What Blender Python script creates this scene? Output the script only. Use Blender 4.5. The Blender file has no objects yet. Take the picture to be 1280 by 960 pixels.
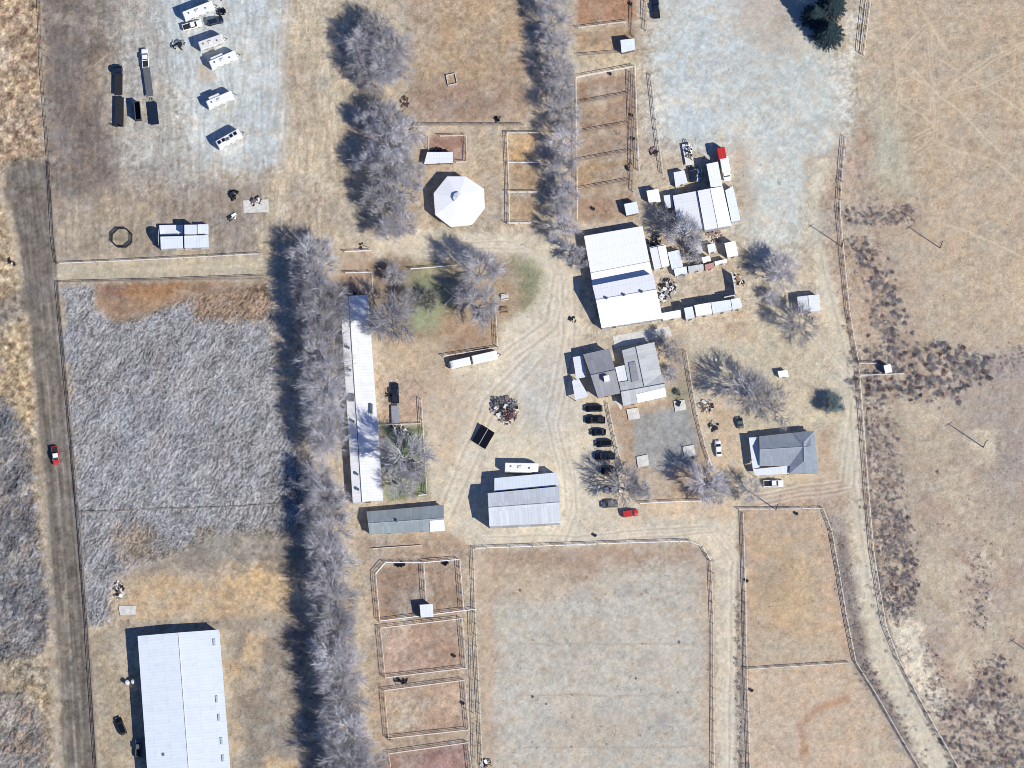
import bpy, bmesh, math, random
import numpy as np
from mathutils import Vector, Matrix
random.seed(11); RNG = np.random.RandomState(5)
PI = math.pi
sc = bpy.context.scene
COL = sc.collection

# ------------------------------------------------------------------ camera
S = 0.225                      # metres per photo pixel on the ground
D = 1500.0                     # high survey camera
TH = math.radians(10.0)        # a little off nadir, looking from the south
F = D / S                      # focal length in photo pixels
cth, sth = math.cos(TH), math.sin(TH)
CAM = Vector((0, -D * sth, D * cth))
cam = bpy.data.cameras.new('camera'); camo = bpy.data.objects.new('camera', cam); COL.objects.link(camo)
camo.location = CAM; camo.rotation_euler = (TH, 0, 0)
cam.sensor_width = 36; cam.lens = 36 * F / 1280; cam.clip_start = 10; cam.clip_end = 20000
sc.camera = camo

def at(px, py, z=0.0):
    u, v = px - 640, 480 - py
    d = Vector((u, F * sth + v * cth, -F * cth + v * sth))
    t = (z - CAM.z) / d.z
    p = CAM + d * t
    return Vector((p.x, p.y, z))
def to_px(X, Y):
    rx, ry, rz = X, Y - CAM.y, -CAM.z
    dep = ry * sth - rz * cth
    up = ry * cth + rz * sth
    return 640 + F * rx / dep, 480 - F * up / dep

# ------------------------------------------------------------------ light
w = bpy.data.worlds.new("World"); sc.world = w; w.use_nodes = True
nt = w.node_tree; bg = nt.nodes['Background']
sky = nt.nodes.new('ShaderNodeTexSky'); sky.sky_type = 'NISHITA'; sky.sun_disc = False
SUN_EL = math.radians(42); SUN_AZ = math.radians(124.5)       # azimuth clockwise from north (+y)
sky.sun_elevation = SUN_EL; sky.sun_rotation = SUN_AZ
tn = nt.nodes.new('ShaderNodeMix'); tn.data_type = 'RGBA'; tn.blend_type = 'MULTIPLY'; tn.inputs['Factor'].default_value = 1; tn.inputs['B'].default_value = (.70, .93, 1.40, 1)
nt.links.new(sky.outputs[0], tn.inputs['A']); nt.links.new(tn.outputs['Result'], bg.inputs[0]); bg.inputs[1].default_value = 0.066; sky.ozone_density = 5.0; sky.dust_density = .3; sky.air_density = 1.1
sl = bpy.data.lights.new('sun', 'SUN'); sl.energy = 4.6; sl.angle = math.radians(0.5); sl.color = (1, .955, .87)
so = bpy.data.objects.new('sun', sl); COL.objects.link(so)
sd = Vector((math.sin(SUN_AZ) * math.cos(SUN_EL), math.cos(SUN_AZ) * math.cos(SUN_EL), math.sin(SUN_EL)))
so.rotation_euler = sd.to_track_quat('Z', 'Y').to_euler(); so.location = sd * 300
sc.view_settings.view_transform = 'Standard'; sc.view_settings.look = 'None'
sc.cycles.pixel_filter_type = 'BLACKMAN_HARRIS'; sc.cycles.filter_width = .9
sc.view_settings.exposure = 0; sc.view_settings.gamma = 1

# ------------------------------------------------------------------ materials
def lin(c):
    c = np.asarray(c, float) / 255
    return np.where(c <= .04045, c / 12.92, ((c + .055) / 1.055) ** 2.4)
MATS = {}
def mat(name, rgb, rough=.8, var=.25, scale=3.0, metal=0.0, bump=0.0, spec=.3, detail=6, objvar=0):
    if name in MATS: return MATS[name]
    m = bpy.data.materials.new(name); m.use_nodes = True; n = m.node_tree.nodes; l = m.node_tree.links
    b = n['Principled BSDF']; b.inputs['Roughness'].default_value = rough; b.inputs['Metallic'].default_value = metal
    b.inputs['Specular IOR Level'].default_value = spec
    tc = n.new('ShaderNodeTexCoord'); nz = n.new('ShaderNodeTexNoise'); nz.inputs['Scale'].default_value = scale
    nz.inputs['Detail'].default_value = detail
    l.new(tc.outputs['Object'], nz.inputs['Vector'])
    cr = n.new('ShaderNodeValToRGB')
    cr.color_ramp.elements[0].position = .3; cr.color_ramp.elements[1].position = .7
    lo = [max(0, c * (1 - var)) for c in rgb]; hi = [min(1, c * (1 + var)) for c in rgb]
    cr.color_ramp.elements[0].color = (*lo, 1); cr.color_ramp.elements[1].color = (*hi, 1)
    l.new(nz.outputs['Fac'], cr.inputs[0]); l.new(cr.outputs[0], b.inputs['Base Color'])
    if objvar:
        oi = n.new('ShaderNodeObjectInfo'); hs = n.new('ShaderNodeHueSaturation'); mr = n.new('ShaderNodeMapRange'); mr.inputs[3].default_value = 1 - objvar; mr.inputs[4].default_value = 1 + objvar * .8
        l.new(oi.outputs['Random'], mr.inputs[0]); l.new(mr.outputs[0], hs.inputs['Value']); m2 = n.new('ShaderNodeMath'); m2.operation = 'MULTIPLY'; m2.inputs[1].default_value = 17.3
        l.new(oi.outputs['Random'], m2.inputs[0]); m3 = n.new('ShaderNodeMath'); m3.operation = 'FRACT'; l.new(m2.outputs[0], m3.inputs[0]); mr2 = n.new('ShaderNodeMapRange'); mr2.inputs[3].default_value = .47; mr2.inputs[4].default_value = .53
        l.new(m3.outputs[0], mr2.inputs[0]); l.new(mr2.outputs[0], hs.inputs['Hue']); l.new(cr.outputs[0], hs.inputs['Color']); l.new(hs.outputs[0], b.inputs['Base Color'])
    if bump:
        bp = n.new('ShaderNodeBump'); bp.inputs['Strength'].default_value = bump; bp.inputs['Distance'].default_value = .05
        l.new(nz.outputs['Fac'], bp.inputs['Height']); l.new(bp.outputs[0], b.inputs['Normal'])
    MATS[name] = m; return m

def roof_mat(name, rgb, dirt=(.3, .25, .2), dirt_amt=.25, rib=.30, rough=.45, seam=.12, streak=.18):
    """sheet roof laid out in metres: u along the ridge, v down the slope"""
    if name in MATS: return MATS[name]
    m = bpy.data.materials.new(name); m.use_nodes = True; n = m.node_tree.nodes; l = m.node_tree.links
    b = n['Principled BSDF']; b.inputs['Roughness'].default_value = rough; b.inputs['Specular IOR Level'].default_value = .35
    uv = n.new('ShaderNodeUVMap'); uv.uv_map = 'UVMap'
    sep = n.new('ShaderNodeSeparateXYZ'); l.new(uv.outputs[0], sep.inputs[0])
    def mth(op, a, bb=None):
        k = n.new('ShaderNodeMath'); k.operation = op
        for i, v in enumerate((a, bb)):
            if v is None: continue
            if isinstance(v, (int, float)): k.inputs[i].default_value = v
            else: l.new(v, k.inputs[i])
        return k.outputs[0]
    # one tone per sheet
    sheet = mth('FLOOR', mth('DIVIDE', sep.outputs[0], .9))
    row = mth('FLOOR', mth('DIVIDE', sep.outputs[1], 4.3))
    comb = n.new('ShaderNodeCombineXYZ'); l.new(sheet, comb.inputs[0]); l.new(row, comb.inputs[1])
    wn = n.new('ShaderNodeTexWhiteNoise'); l.new(comb.outputs[0], wn.inputs['Vector'])
    fr = mth('FRACT', mth('DIVIDE', sep.outputs[0], .9)); seamv = mth('LESS_THAN', fr, .1)
    fr2 = mth('FRACT', mth('DIVIDE', sep.outputs[1], 4.3)); seam2 = mth('LESS_THAN', fr2, .02)
    # streaks run down the slope
    mp = n.new('ShaderNodeMapping'); mp.inputs['Scale'].default_value = (1.6, .16, 1); l.new(uv.outputs[0], mp.inputs[0])
    nz = n.new('ShaderNodeTexNoise'); nz.inputs['Scale'].default_value = 1; nz.inputs['Detail'].default_value = 8; l.new(mp.outputs[0], nz.inputs[0])
    nz2 = n.new('ShaderNodeTexNoise'); nz2.inputs['Scale'].default_value = .35; nz2.inputs['Detail'].default_value = 9; nz2.inputs['Roughness'].default_value = .7
    l.new(uv.outputs[0], nz2.inputs[0])
    v = mth('SUBTRACT', 1, mth('MULTIPLY', mth('SUBTRACT', 1, wn.outputs[0]), seam))
    v = mth('SUBTRACT', v, mth('MULTIPLY', nz.outputs[0], streak))
    v = mth('SUBTRACT', v, mth('MULTIPLY', seamv, .10)); v = mth('SUBTRACT', v, mth('MULTIPLY', seam2, .12))
    mx = n.new('ShaderNodeMix'); mx.data_type = 'RGBA'; mx.blend_type = 'MULTIPLY'; mx.inputs['Factor'].default_value = 1
    mx.inputs['A'].default_value = (*rgb, 1)
    cv = n.new('ShaderNodeCombineColor'); [l.new(v, cv.inputs[i]) for i in range(3)]
    l.new(cv.outputs[0], mx.inputs['B'])
    mx2 = n.new('ShaderNodeMix'); mx2.data_type = 'RGBA'; mx2.inputs['B'].default_value = (*dirt, 1)
    rr = n.new('ShaderNodeMapRange'); rr.inputs[1].default_value = .50; rr.inputs[2].default_value = .72; rr.inputs[4].default_value = dirt_amt
    l.new(nz2.outputs[0], rr.inputs[0]); l.new(rr.outputs[0], mx2.inputs['Factor']); l.new(mx.outputs['Result'], mx2.inputs['A'])
    l.new(mx2.outputs['Result'], b.inputs['Base Color'])
    bp = n.new('ShaderNodeBump'); bp.inputs['Strength'].default_value = .35; bp.inputs['Distance'].default_value = .06
    l.new(mth('ADD', wn.outputs[0], nz2.outputs[0]), bp.inputs['Height']); l.new(bp.outputs[0], b.inputs['Normal'])
    MATS[name] = m; return m

M = dict(
    wall_cream=mat('cream_siding', (.45, .41, .33), .8, .15, 2),
    wall_white=mat('white_siding', (.62, .61, .58), .7, .12, 2),
    wall_brown=mat('weathered_boards', (.20, .14, .09), .9, .3, 3),
    wall_metal=mat('metal_siding', (.42, .45, .48), .5, .12, 2, .1),
    glass=mat('window_glass', (.03, .04, .05), .08, .2, 1, 0, 0, .6),
    trim=mat('white_trim', (.7, .7, .68), .6, .08, 4),
    door=mat('door_paint', (.18, .12, .08), .6, .2, 4),
    door_metal=mat('door_metal', (.35, .36, .38), .5, .15, 2),
    dark=mat('dark_steel', (.025, .027, .03), .55, .4, 5),
    rubber=mat('tyre_rubber', (.015, .015, .016), .85, .2, 8),
    rim=mat('alloy_rim', (.35, .35, .36), .35, .15, 8, .7),
    rail=mat('pale_fence_rail', (.78, .72, .64), .75, .2, 3),
    rail_w=mat('white_fence_rail', (.92, .90, .86), .6, .12, 3),
    rail_d=mat('weathered_fence_rail', (.30, .24, .19), .85, .3, 3),
    post=mat('fence_post', (.20, .15, .12), .9, .3, 5),
    pole=mat('creosote_pole', (.09, .055, .04), .9, .3, 4),
    bark=mat('grey_bark', (.28, .26, .27), .9, .3, 6),
    twig=mat('bare_twigs', (.545, .53, .55), .85, .38, .6, objvar=.28),
    twig_w=mat('bare_twigs_warm', (.50, .48, .48), .85, .35, .6, objvar=.25),
    leaf_olive=mat('olive_leaves', (.24, .27, .17), .8, .4, .8),
    leaf_blue=mat('blue_green_needles', (.21, .30, .30), .75, .5, .8),
    conifer=mat('conifer_needles', (.035, .065, .075), .7, .5, .9),
    shrub=mat('dark_saltbush', (.37, .345, .35), .9, .5, 1.5, objvar=.35),
    shrub2=mat('grey_saltbush', (.36, .345, .34), .9, .45, 1.5, objvar=.3),
    shrub3=mat('purple_brown_brush', (.30, .21, .19), .9, .45, 1.5, objvar=.3),
    weedstuff=mat('dry_weed_stalks', (.50, .50, .55), .9, .4, .5),
    concrete=mat('pale_concrete', (.68, .66, .60), .85, .16, 1.2, 0, .2),
    white=mat('white_gelcoat', (.93, .93, .91), .35, .05, 2),
    offwhite=mat('off_white_shell', (.78, .76, .70), .4, .1, 2),
    red=mat('red_paint', (.55, .04, .04), .4, .2, 3),
    redbrown=mat('rust_red', (.34, .23, .21), .8, .4, 4),
    black=mat('black_car_paint', (.010, .011, .014), .22, .2, 2, .2, 0, .6),
    navy=mat('navy_paint', (.02, .03, .06), .3, .2, 2, .2),
    grey=mat('grey_paint', (.16, .17, .18), .4, .2, 2, .2),
    silver=mat('silver_paint', (.5, .51, .52), .35, .1, 2, .4),
    lamp=mat('lamp_lens', (.7, .7, .66), .2, .1, 4),
    tail=mat('tail_lens', (.35, .02, .02), .3, .1, 4),
    wood=mat('timber', (.32, .22, .14), .85, .3, 3),
    white_wood=mat('bleached_timber', (.70, .68, .64), .85, .15, 3),
    rust=mat('rusty_iron', (.20, .14, .11), .85, .4, 4),
    blue=mat('blue_tarp', (.12, .20, .30), .6, .2, 3),
)
R = dict(
    bright=roof_mat('bright_white_roof', (.98, .985, .99), (.6, .62, .63), .12, .3, .5, .015, .03), streaky=roof_mat('streaked_white_roof', (.98, .985, .99), (.56, .60, .64), .35, .3, .5, .05, .14),
    barn=roof_mat('pale_blue_white_roof', (.82, .88, .93), (.50, .54, .57), .30, .3, .5, .04, .08),
    galv=roof_mat('galvanised_roof', (.52, .58, .62), (.32, .33, .33), .28, .3, .45, .16, .25),
    hay=roof_mat('weathered_sheet_roof', (.78, .82, .85), (.48, .47, .45), .28, .3, .5, .13, .20),
    shed=roof_mat('small_shed_roof', (.86, .89, .91), (.55, .53, .50), .18, .3, .5, .05, .10),
    greyshingle=roof_mat('grey_shingle_roof', (.40, .40, .425), (.12, .12, .12), .35, .25, .85, .12, .2),
    blueshingle=roof_mat('blue_grey_shingle_roof', (.35, .395, .45), (.18, .19, .2), .30, .25, .8, .10, .18),
    slate=roof_mat('slate_green_roof', (.36, .42, .44), (.2, .2, .2), .35, .25, .75, .14, .22),
    tan=roof_mat('pale_tan_roof', (.68, .70, .69), (.28, .27, .25), .35, .25, .8, .12, .22),
    redroof=roof_mat('faded_red_roof', (.60, .30, .27), (.4, .25, .2), .3, .3, .7, .1, .2),
)

# ------------------------------------------------------------------ object helpers
def tag(o, label=None, cat=None, group=None, kind=None):
    if label: o['label'] = label
    if cat: o['category'] = cat
    if group: o['group'] = group
    if kind: o['kind'] = kind
    return o
def thing(name, label, cat, loc=(0, 0, 0), rz=0, group=None):
    o = bpy.data.objects.new(name, None); COL.objects.link(o); o.empty_display_size = .5
    o.location = loc; o.rotation_euler = (0, 0, rz)
    return tag(o, label, cat, group)
def meshobj(name, verts, faces, m, parent=None, smooth=False, uvs=None, loc=None):
    me = bpy.data.meshes.new(name); me.from_pydata([tuple(v) for v in verts], [], faces); me.update()
    ms = m if isinstance(m, (list, tuple)) else [m]
    for k in ms: me.materials.append(k)
    if smooth: me.polygons.foreach_set('use_smooth', [True] * len(me.polygons))
    if uvs:
        ul = me.uv_layers.new(name='UVMap'); ul.data.foreach_set('uv', [c for f in uvs for p in f for c in p])
    o = bpy.data.objects.new(name, me); COL.objects.link(o)
    if parent: o.parent = parent
    if loc is not None: o.location = loc
    return o
class MB:
    """collects simple solids into one mesh"""
    def __init__(s): s.v = []; s.f = []
    def add(s, vs, fs):
        n = len(s.v); s.v += [Vector(v) for v in vs]; s.f += [tuple(i + n for i in f) for f in fs]
    def hexa(s, lo, hi):      # two quads, bottom and top, same winding (ccw from above)
        s.add(list(lo) + list(hi), [(3, 2, 1, 0), (4, 5, 6, 7), (0, 1, 5, 4), (1, 2, 6, 5), (2, 3, 7, 6), (3, 0, 4, 7)])
    def box(s, c, d, rz=0, taper=1.0, bev=0.0):
        cx, cy, cz = c; x, y, z = d[0] / 2, d[1] / 2, d[2] / 2; cs, sn = math.cos(rz), math.sin(rz)
        def q(k, zz, ins=0):
            return [(cx + cs * a * (x * k - ins) - sn * b * (y * k - ins), cy + sn * a * (x * k - ins) + cs * b * (y * k - ins), cz + zz) for a, b in ((-1, -1), (1, -1), (1, 1), (-1, 1))]
        if bev:
            r = [q(1, -z, 0), q(1, z - bev), q(taper, z, bev)]
            s.add(r[0] + r[1] + r[2], [(3, 2, 1, 0), (8, 9, 10, 11)] + [(i + k * 4, (i + 1) % 4 + k * 4, (i + 1) % 4 + 4 + k * 4, i + 4 + k * 4) for k in (0, 1) for i in range(4)])
        else: s.hexa(q(1, -z), q(taper, z))
    def bar(s, a, b, r, r2=None, n=6):
        a, b = Vector(a), Vector(b); r2 = r if r2 is None else r2
        d = (b - a)
        if d.length < 1e-6: return
        d.normalize(); u = d.orthogonal().normalized(); v = d.cross(u)
        vs = []
        for p, rr in ((a, r), (b, r2)):
            for i in range(n):
                t = 2 * PI * i / n; vs.append(p + u * math.cos(t) * rr + v * math.sin(t) * rr)
        s.add(vs, [(i, (i + 1) % n, n + (i + 1) % n, n + i) for i in range(n)] + [tuple(range(n - 1, -1, -1)), tuple(range(n, 2 * n))])
    def cyl(s, c, r, h, n=16, axis='z', r2=None):
        c = Vector(c); d = {'z': Vector((0, 0, h)), 'y': Vector((0, h, 0)), 'x': Vector((h, 0, 0))}[axis]
        s.bar(c - d / 2, c + d / 2, r, r2, n)
    def build(s, name, m, parent=None, smooth=False, loc=None):
        return meshobj(name, s.v, s.f, m, parent, smooth, None, loc)
def copy_tree(o, parent=None):
    c = o.copy(); COL.objects.link(c); c.parent = parent
    for ch in o.children: copy_tree(ch, c)
    return c

# ------------------------------------------------------------------ noise
TAB = RNG.rand(512, 512).astype(np.float32)
def vnoise(x, y, seed=0):
    xi = np.floor(x).astype(int); yi = np.floor(y).astype(int); fx = x - xi; fy = y - yi
    fx = fx * fx * (3 - 2 * fx); fy = fy * fy * (3 - 2 * fy); a = seed * 37; b = seed * 91
    g = lambda i, j: TAB[(xi + i + a) % 512, (yi + j + b) % 512]
    return (g(0, 0) * (1 - fx) + g(1, 0) * fx) * (1 - fy) + (g(0, 1) * (1 - fx) + g(1, 1) * fx) * fy
def fbm(x, y, seed=0, oct=4, gain=.5):
    t = 0; a = 1; n = 0
    for k in range(oct):
        t = t + a * vnoise(x * 2 ** k, y * 2 ** k, seed + k); n += a; a *= gain
    return t / n * 2 - 1

# ------------------------------------------------------------------ ground
STEP = 0.29
gx = np.arange(-160, 160 + STEP, STEP); gy = np.arange(-124, 124 + STEP, STEP)
X, Y = np.meshgrid(gx, gy)
PX, PY = to_px(X, Y)
n1 = fbm(X / 9, Y / 9, 1); n2 = fbm(X / 9, Y / 9, 7); n3 = fbm(X / 2.2, Y / 2.2, 13); n4 = fbm(X / 2.2, Y / 2.2, 19)
n5 = fbm(X / .7, Y / .7, 23, 3); n6 = fbm(X / 25, Y / 25, 29); n7 = fbm(X / 1.15, Y / 1.15, 71, 2)
def blur(a, r):
    r = int(round(r))
    if r < 1: return a
    for _ in range(2):
        for ax in (0, 1):
            p = np.pad(a, [(r + 1, r) if k == ax else (0, 0) for k in (0, 1)], mode='edge')
            c = np.cumsum(p, axis=ax)
            a = (np.take(c, range(2 * r + 1, c.shape[ax]), ax) - np.take(c, range(0, c.shape[ax] - 2 * r - 1), ax)) / (2 * r + 1)
    return a
def inside(poly, qx, qy):
    r = np.zeros(qx.shape, bool); n = len(poly)
    for i in range(n):
        x0, y0 = poly[i]; x1, y1 = poly[(i + 1) % n]
        if y0 == y1: continue
        c = ((y0 > qy) != (y1 > qy)) & (qx < (x1 - x0) * (qy - y0) / (y1 - y0) + x0)
        r ^= c
    return r
def mask(poly, soft=3, warp=4):
    xs = [p[0] for p in poly]; ys = [p[1] for p in poly]; pad = 45
    x0, y0 = at(min(xs) - pad, max(ys) + pad).xy; x1, y1 = at(max(xs) + pad, min(ys) - pad).xy
    i0 = max(0, int((y0 - gy[0]) / STEP)); i1 = min(len(gy), int((y1 - gy[0]) / STEP) + 1)
    j0 = max(0, int((x0 - gx[0]) / STEP)); j1 = min(len(gx), int((x1 - gx[0]) / STEP) + 1)
    m = np.zeros(X.shape, np.float32)
    if i1 <= i0 or j1 <= j0: return m
    sl_ = (slice(i0, i1), slice(j0, j1))
    wv = max(warp, .01)
    qx = PX[sl_] + (n1[sl_] * 2.0 + n3[sl_] * 1.4 + n5[sl_] * .9) * wv; qy = PY[sl_] + (n2[sl_] * 2.0 + n4[sl_] * 1.4 + n7[sl_] * .9) * wv
    a = blur(inside(poly, qx, qy).astype(np.float32), soft * 1.5 * S / STEP)
    if warp: a = np.clip(a + (n5[sl_] * .9 + n3[sl_] * .7 + n4[sl_] * .5) * a * (1 - a) * 2.6, 0, 1) * (.93 + .12 * n4[sl_])
    m[sl_] = np.clip(a, 0, 1)
    return m
def stroke(pts, width, warp=1.0, brk=0.0):
    m = np.zeros(X.shape, np.float32)
    for (ax, ay), (bx, by) in zip(pts, pts[1:]):
        pad = width * 3 + 8
        x0, y0 = at(min(ax, bx) - pad, max(ay, by) + pad).xy; x1, y1 = at(max(ax, bx) + pad, min(ay, by) - pad).xy
        i0 = max(0, int((y0 - gy[0]) / STEP)); i1 = min(len(gy), int((y1 - gy[0]) / STEP) + 1)
        j0 = max(0, int((x0 - gx[0]) / STEP)); j1 = min(len(gx), int((x1 - gx[0]) / STEP) + 1)
        if i1 <= i0 or j1 <= j0: continue
        s_ = (slice(i0, i1), slice(j0, j1))
        qx = PX[s_] + n1[s_] * 3 * warp; qy = PY[s_] + n2[s_] * 3 * warp
        dx, dy = bx - ax, by - ay; L = dx * dx + dy * dy + 1e-6
        t = np.clip(((qx - ax) * dx + (qy - ay) * dy) / L, 0, 1)
        d = np.hypot(qx - ax - t * dx, qy - ay - t * dy)
        v = np.exp(-(d / width) ** 2)
        if brk: v = v * np.clip(1 - brk + brk * 2 * (n3[s_] + .5), 0, 1)
        m[s_] = np.maximum(m[s_], v)
    return m
def tonecol(rgb):
    r, g, b = rgb; y = .35 * r + .45 * g + .2 * b
    k = .70 if r > b + 4 else .62
    return tuple((y + (c - y) * k) * (1.015 if r > b + 4 else 1.05) * ((1.022, 1.003, .968) if r > b + 4 else (1.0, 1.0, .965))[i_] for i_, c in enumerate(rgb))
LATE = []
C = np.zeros(X.shape + (3,), np.float32)
C[:] = lin(tonecol((190, 174, 148)))
def lay(m, rgb, op=1.0):
    global C
    rgb = tonecol(rgb)
    a = (m * op)[..., None]; C = C * (1 - a) + lin(rgb).astype(np.float32) * a
def P(poly, rgb, soft=3, warp=4, op=1.0):
    m = mask(poly, soft, warp); lay(m, rgb, op); return m
def mottle(m, rgb, f, thr, soft=.25, op=.7):
    lay(m * np.clip((f - thr) / soft, 0, 1), rgb, op)
ALL = np.ones(X.shape, np.float32)
mottle(ALL, (178, 158, 140), n1, .05, .5, .6)
# west side
FW1 = [(-90, -90), (46, -90), (50, 100), (56, 198), (25, 205), (0, 215), (-90, 240)]
P([(50, -60), (205, -60), (200, 120), (225, 215), (330, 230), (335, 318), (75, 325), (58, 200)], (152, 140, 128), 5, 4)
P([(52, -60), (140, -60), (142, 150), (150, 235), (70, 250), (58, 180)], (122, 112, 106), 6, 3)
P([(140, -60), (215, -60), (208, 190), (150, 215), (140, 120)], (168, 162, 152), 8, 3, .8)
P([(110, 15), (128, 15), (132, 120), (112, 120)], (172, 150, 122), 6, 3, .6)
P([(82, 250), (200, 245), (190, 320), (80, 325)], (176, 160, 132), 8, 5, .7)
g_lot = [(205, -60), (360, -60), (362, 205), (300, 214), (243, 214), (232, 150), (205, 80)]
P([(150, -60), (250, -60), (250, 235), (200, 240), (160, 180)], (176, 176, 172), 12, 6, .7)
GL = P(g_lot, (184, 192, 196), 8, 6)
mottle(GL, (205, 210, 214), n2, 0, .5, .7); mottle(GL, (168, 168, 166), n1, .1, .4, .6); mottle(GL, (184, 172, 156), n4, .2, .3, .5)
P([(245, 75), (262, 72), (266, 102), (248, 100)], (188, 160, 130), 4, 2, .8)
F1m = P(FW1, (172, 144, 114), 3, 3); mottle(F1m, (198, 172, 132), n3, .1, .3, .9); mottle(F1m, (120, 90, 80), n4, .2, .3, .8)
FW2 = [(-90, 235), (0, 240), (30, 380), (42, 480), (55, 700), (70, 1050), (-90, 1050)]
F2m = P(FW2, (180, 155, 115), 3, 3); mottle(F2m, (208, 178, 125), n3, .1, .3, .9); mottle(F2m, (140, 122, 105), n4, .15, .3, .8)
BR1 = [(-90, 480), (8, 495), (35, 545), (42, 610), (48, 650), (58, 700), (64, 800), (50, 822), (0, 835), (-90, 850)]
BR2 = [(-90, 872), (30, 862), (45, 880), (60, 905), (66, 1060), (-90, 1060)]
B1 = P(BR1, (98, 102, 116), 4, 6); B2 = P(BR2, (134, 128, 130), 5, 6); mottle(B1, (150, 150, 160), n4, .05, .3, .8); mottle(B1, (172, 156, 132), n1, .3, .3, .6); mottle(B2, (172, 150, 124), n4, .0, .3, .7)
P([(-90, 838), (60, 815), (62, 850), (-90, 866)], (165, 152, 130), 3, 2)
# weed field
WF = [(79, 358), (120, 356), (122, 385), (140, 402), (178, 396), (205, 382), (240, 372), (330, 352), (342, 372), (345, 500), (372, 560), (384, 600), (380, 640), (372, 662),
      (340, 672), (270, 668), (225, 694), (176, 706), (142, 722), (140, 784), (108, 786), (100, 690), (92, 600)]
W = P(WF, (147, 147, 157), 3, 4)
P([(118, 352), (335, 350), (338, 395), (300, 400), (248, 398), (238, 372), (200, 384), (176, 398), (145, 404), (126, 388)], (160, 128, 100), 3, 3)
P([(120, 355), (225, 350), (222, 366), (130, 372)], (138, 82, 70), 4, 3, .7)
P([(150, 360), (230, 352), (228, 372), (170, 382)], (190, 140, 80), 4, 3, .6)
P([(238, 372), (335, 366), (338, 396), (245, 398)], (156, 130, 108), 5, 3, .7)
P([(140, 655), (196, 650), (192, 700), (150, 705)], (160, 138, 112), 4, 5, .8)
P([(150, 700), (380, 660), (384, 720), (200, 730)], (150, 142, 134), 5, 8, .8)
P([(200, 690), (255, 655), (380, 660), (372, 715), (230, 722), (172, 718)], (142, 134, 122), 4, 5)
og = P([(165, 722), (240, 724), (372, 706), (368, 768), (280, 782), (158, 775)], (196, 166, 124), 4, 5)
P([(270, 715), (370, 710), (360, 740), (300, 735)], (222, 180, 118), 6, 4, .6)
P([(150, 778), (380, 768), (380, 790), (150, 790)], (150, 138, 124), 2, 1.5, .8)
P([(278, 795), (385, 780), (400, 870), (412, 1050), (300, 1050), (288, 880)], (146, 134, 120), 4, 5)
mottle(mask([(278, 795), (385, 780), (400, 870), (412, 1050), (300, 1050), (288, 880)], 3, 3), (205, 172, 122), n1, .15, .3, .8)
P([(110, 787), (172, 787), (186, 1050), (126, 1050)], (170, 156, 130), 3, 3)
# road
ROAD = [(4, 206), (30, 197), (60, 203), (66, 300), (72, 370), (80, 480), (92, 610), (104, 750), (120, 930), (126, 1060), (84, 1060), (78, 930), (70, 780), (58, 640), (50, 560), (42, 460), (34, 380), (22, 300), (8, 240)]
ROADB = [(-90, 396), (-20, 385), (20, 362), (38, 350), (46, 385), (20, 400), (-90, 428)]
RM = P(ROADB, (126, 118, 108), 2, 1.5); RM = P(ROAD, (112, 106, 100), 2.0, 1.6)
for off, c, o_ in ((0, (166, 155, 138), .6), (9, (150, 140, 124), .5), (-8, (98, 90, 80), .4), (14, (94, 86, 78), .45)):
    lay(stroke([(52 + off, 380), (60 + off, 480), (74 + off, 640), (86 + off, 780), (100 + off, 1050)], 1.4, .5, .5), c, o_)
lay(stroke([(58, 200), (67, 300), (75, 400), (87, 540), (98, 680), (112, 830), (122, 1000)], 1.6, .3), (62, 54, 56), .75)
lay(stroke([(56, 610), (62, 700), (80, 720), (82, 940)], 3, 1, .4), (160, 146, 128), .5)
# lane
LANE = [(73, 331), (200, 325), (330, 318), (445, 312), (445, 338), (330, 344), (200, 351), (75, 354)]
LM = P(LANE, (188, 176, 148), 2, .8)
lay(stroke([(80, 352), (330, 347)], 1.5, .4, .4), (120, 108, 95), .8)
lay(stroke([(150, 338), (440, 326)], 2.5, .6, .4), (206, 194, 165), .6)
# middle top
P([(360, -60), (430, -60), (440, 310), (330, 320), (330, 235), (362, 215)], (196, 180, 150), 5, 4)
P([(364, 60), (385, 60), (390, 160), (368, 170)], (170, 150, 135), 7, 4, .6)
P([(365, 225), (420, 235), (420, 300), (340, 310)], (172, 150, 130), 6, 5, .6)
TF = P([(511, -60), (655, -60), (655, 154), (509, 154)], (186, 158, 124), 2, 1.5)
mottle(TF, (172, 142, 112), n1, 0, .3, .7)
P([(511, 100), (655, 110), (655, 156), (509, 156)], (158, 126, 108), 6, 3, .75)
P([(510, 160), (650, 160), (632, 300), (600, 300), (515, 300), (505, 200)], (188, 168, 140), 3, 3)
P([(536, 170), (582, 168), (582, 204), (530, 205)], (160, 120, 105), 2, 1)
P([(634, 167), (668, 167), (672, 202), (636, 203)], (205, 165, 110), 1.5, .6); P([(636, 206), (674, 206), (672, 239), (637, 240)], (178, 146, 110), 1.5, .8)
P([(637, 242), (670, 242), (668, 276), (638, 276)], (176, 146, 112), 1.5, .8); P([(500, 0), (520, 0), (522, 300), (498, 300)], (165, 158, 150), 6, 4, .6)
P([(700, -60), (720, -60), (722, 300), (700, 300)], (176, 166, 156), 4, 3, .6)
for i, (y0, y1, c) in enumerate(((-60, 30, (170, 122, 88)), (38, 66, (176, 146, 112)), (98, 127, (158, 124, 96)), (129, 165, (166, 138, 112)), (168, 200, (164, 138, 116)), (202, 240, (174, 142, 106)), (242, 276, (168, 134, 106)))):
    P([(722, y0 + 4), (794, y0 - 5), (796, y1 - 5), (722, y1 + 2)], c, 1.5, 1)
P([(722, 70), (800, 62), (800, 84), (722, 96)], (196, 178, 146), 2, 1.5)
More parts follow.
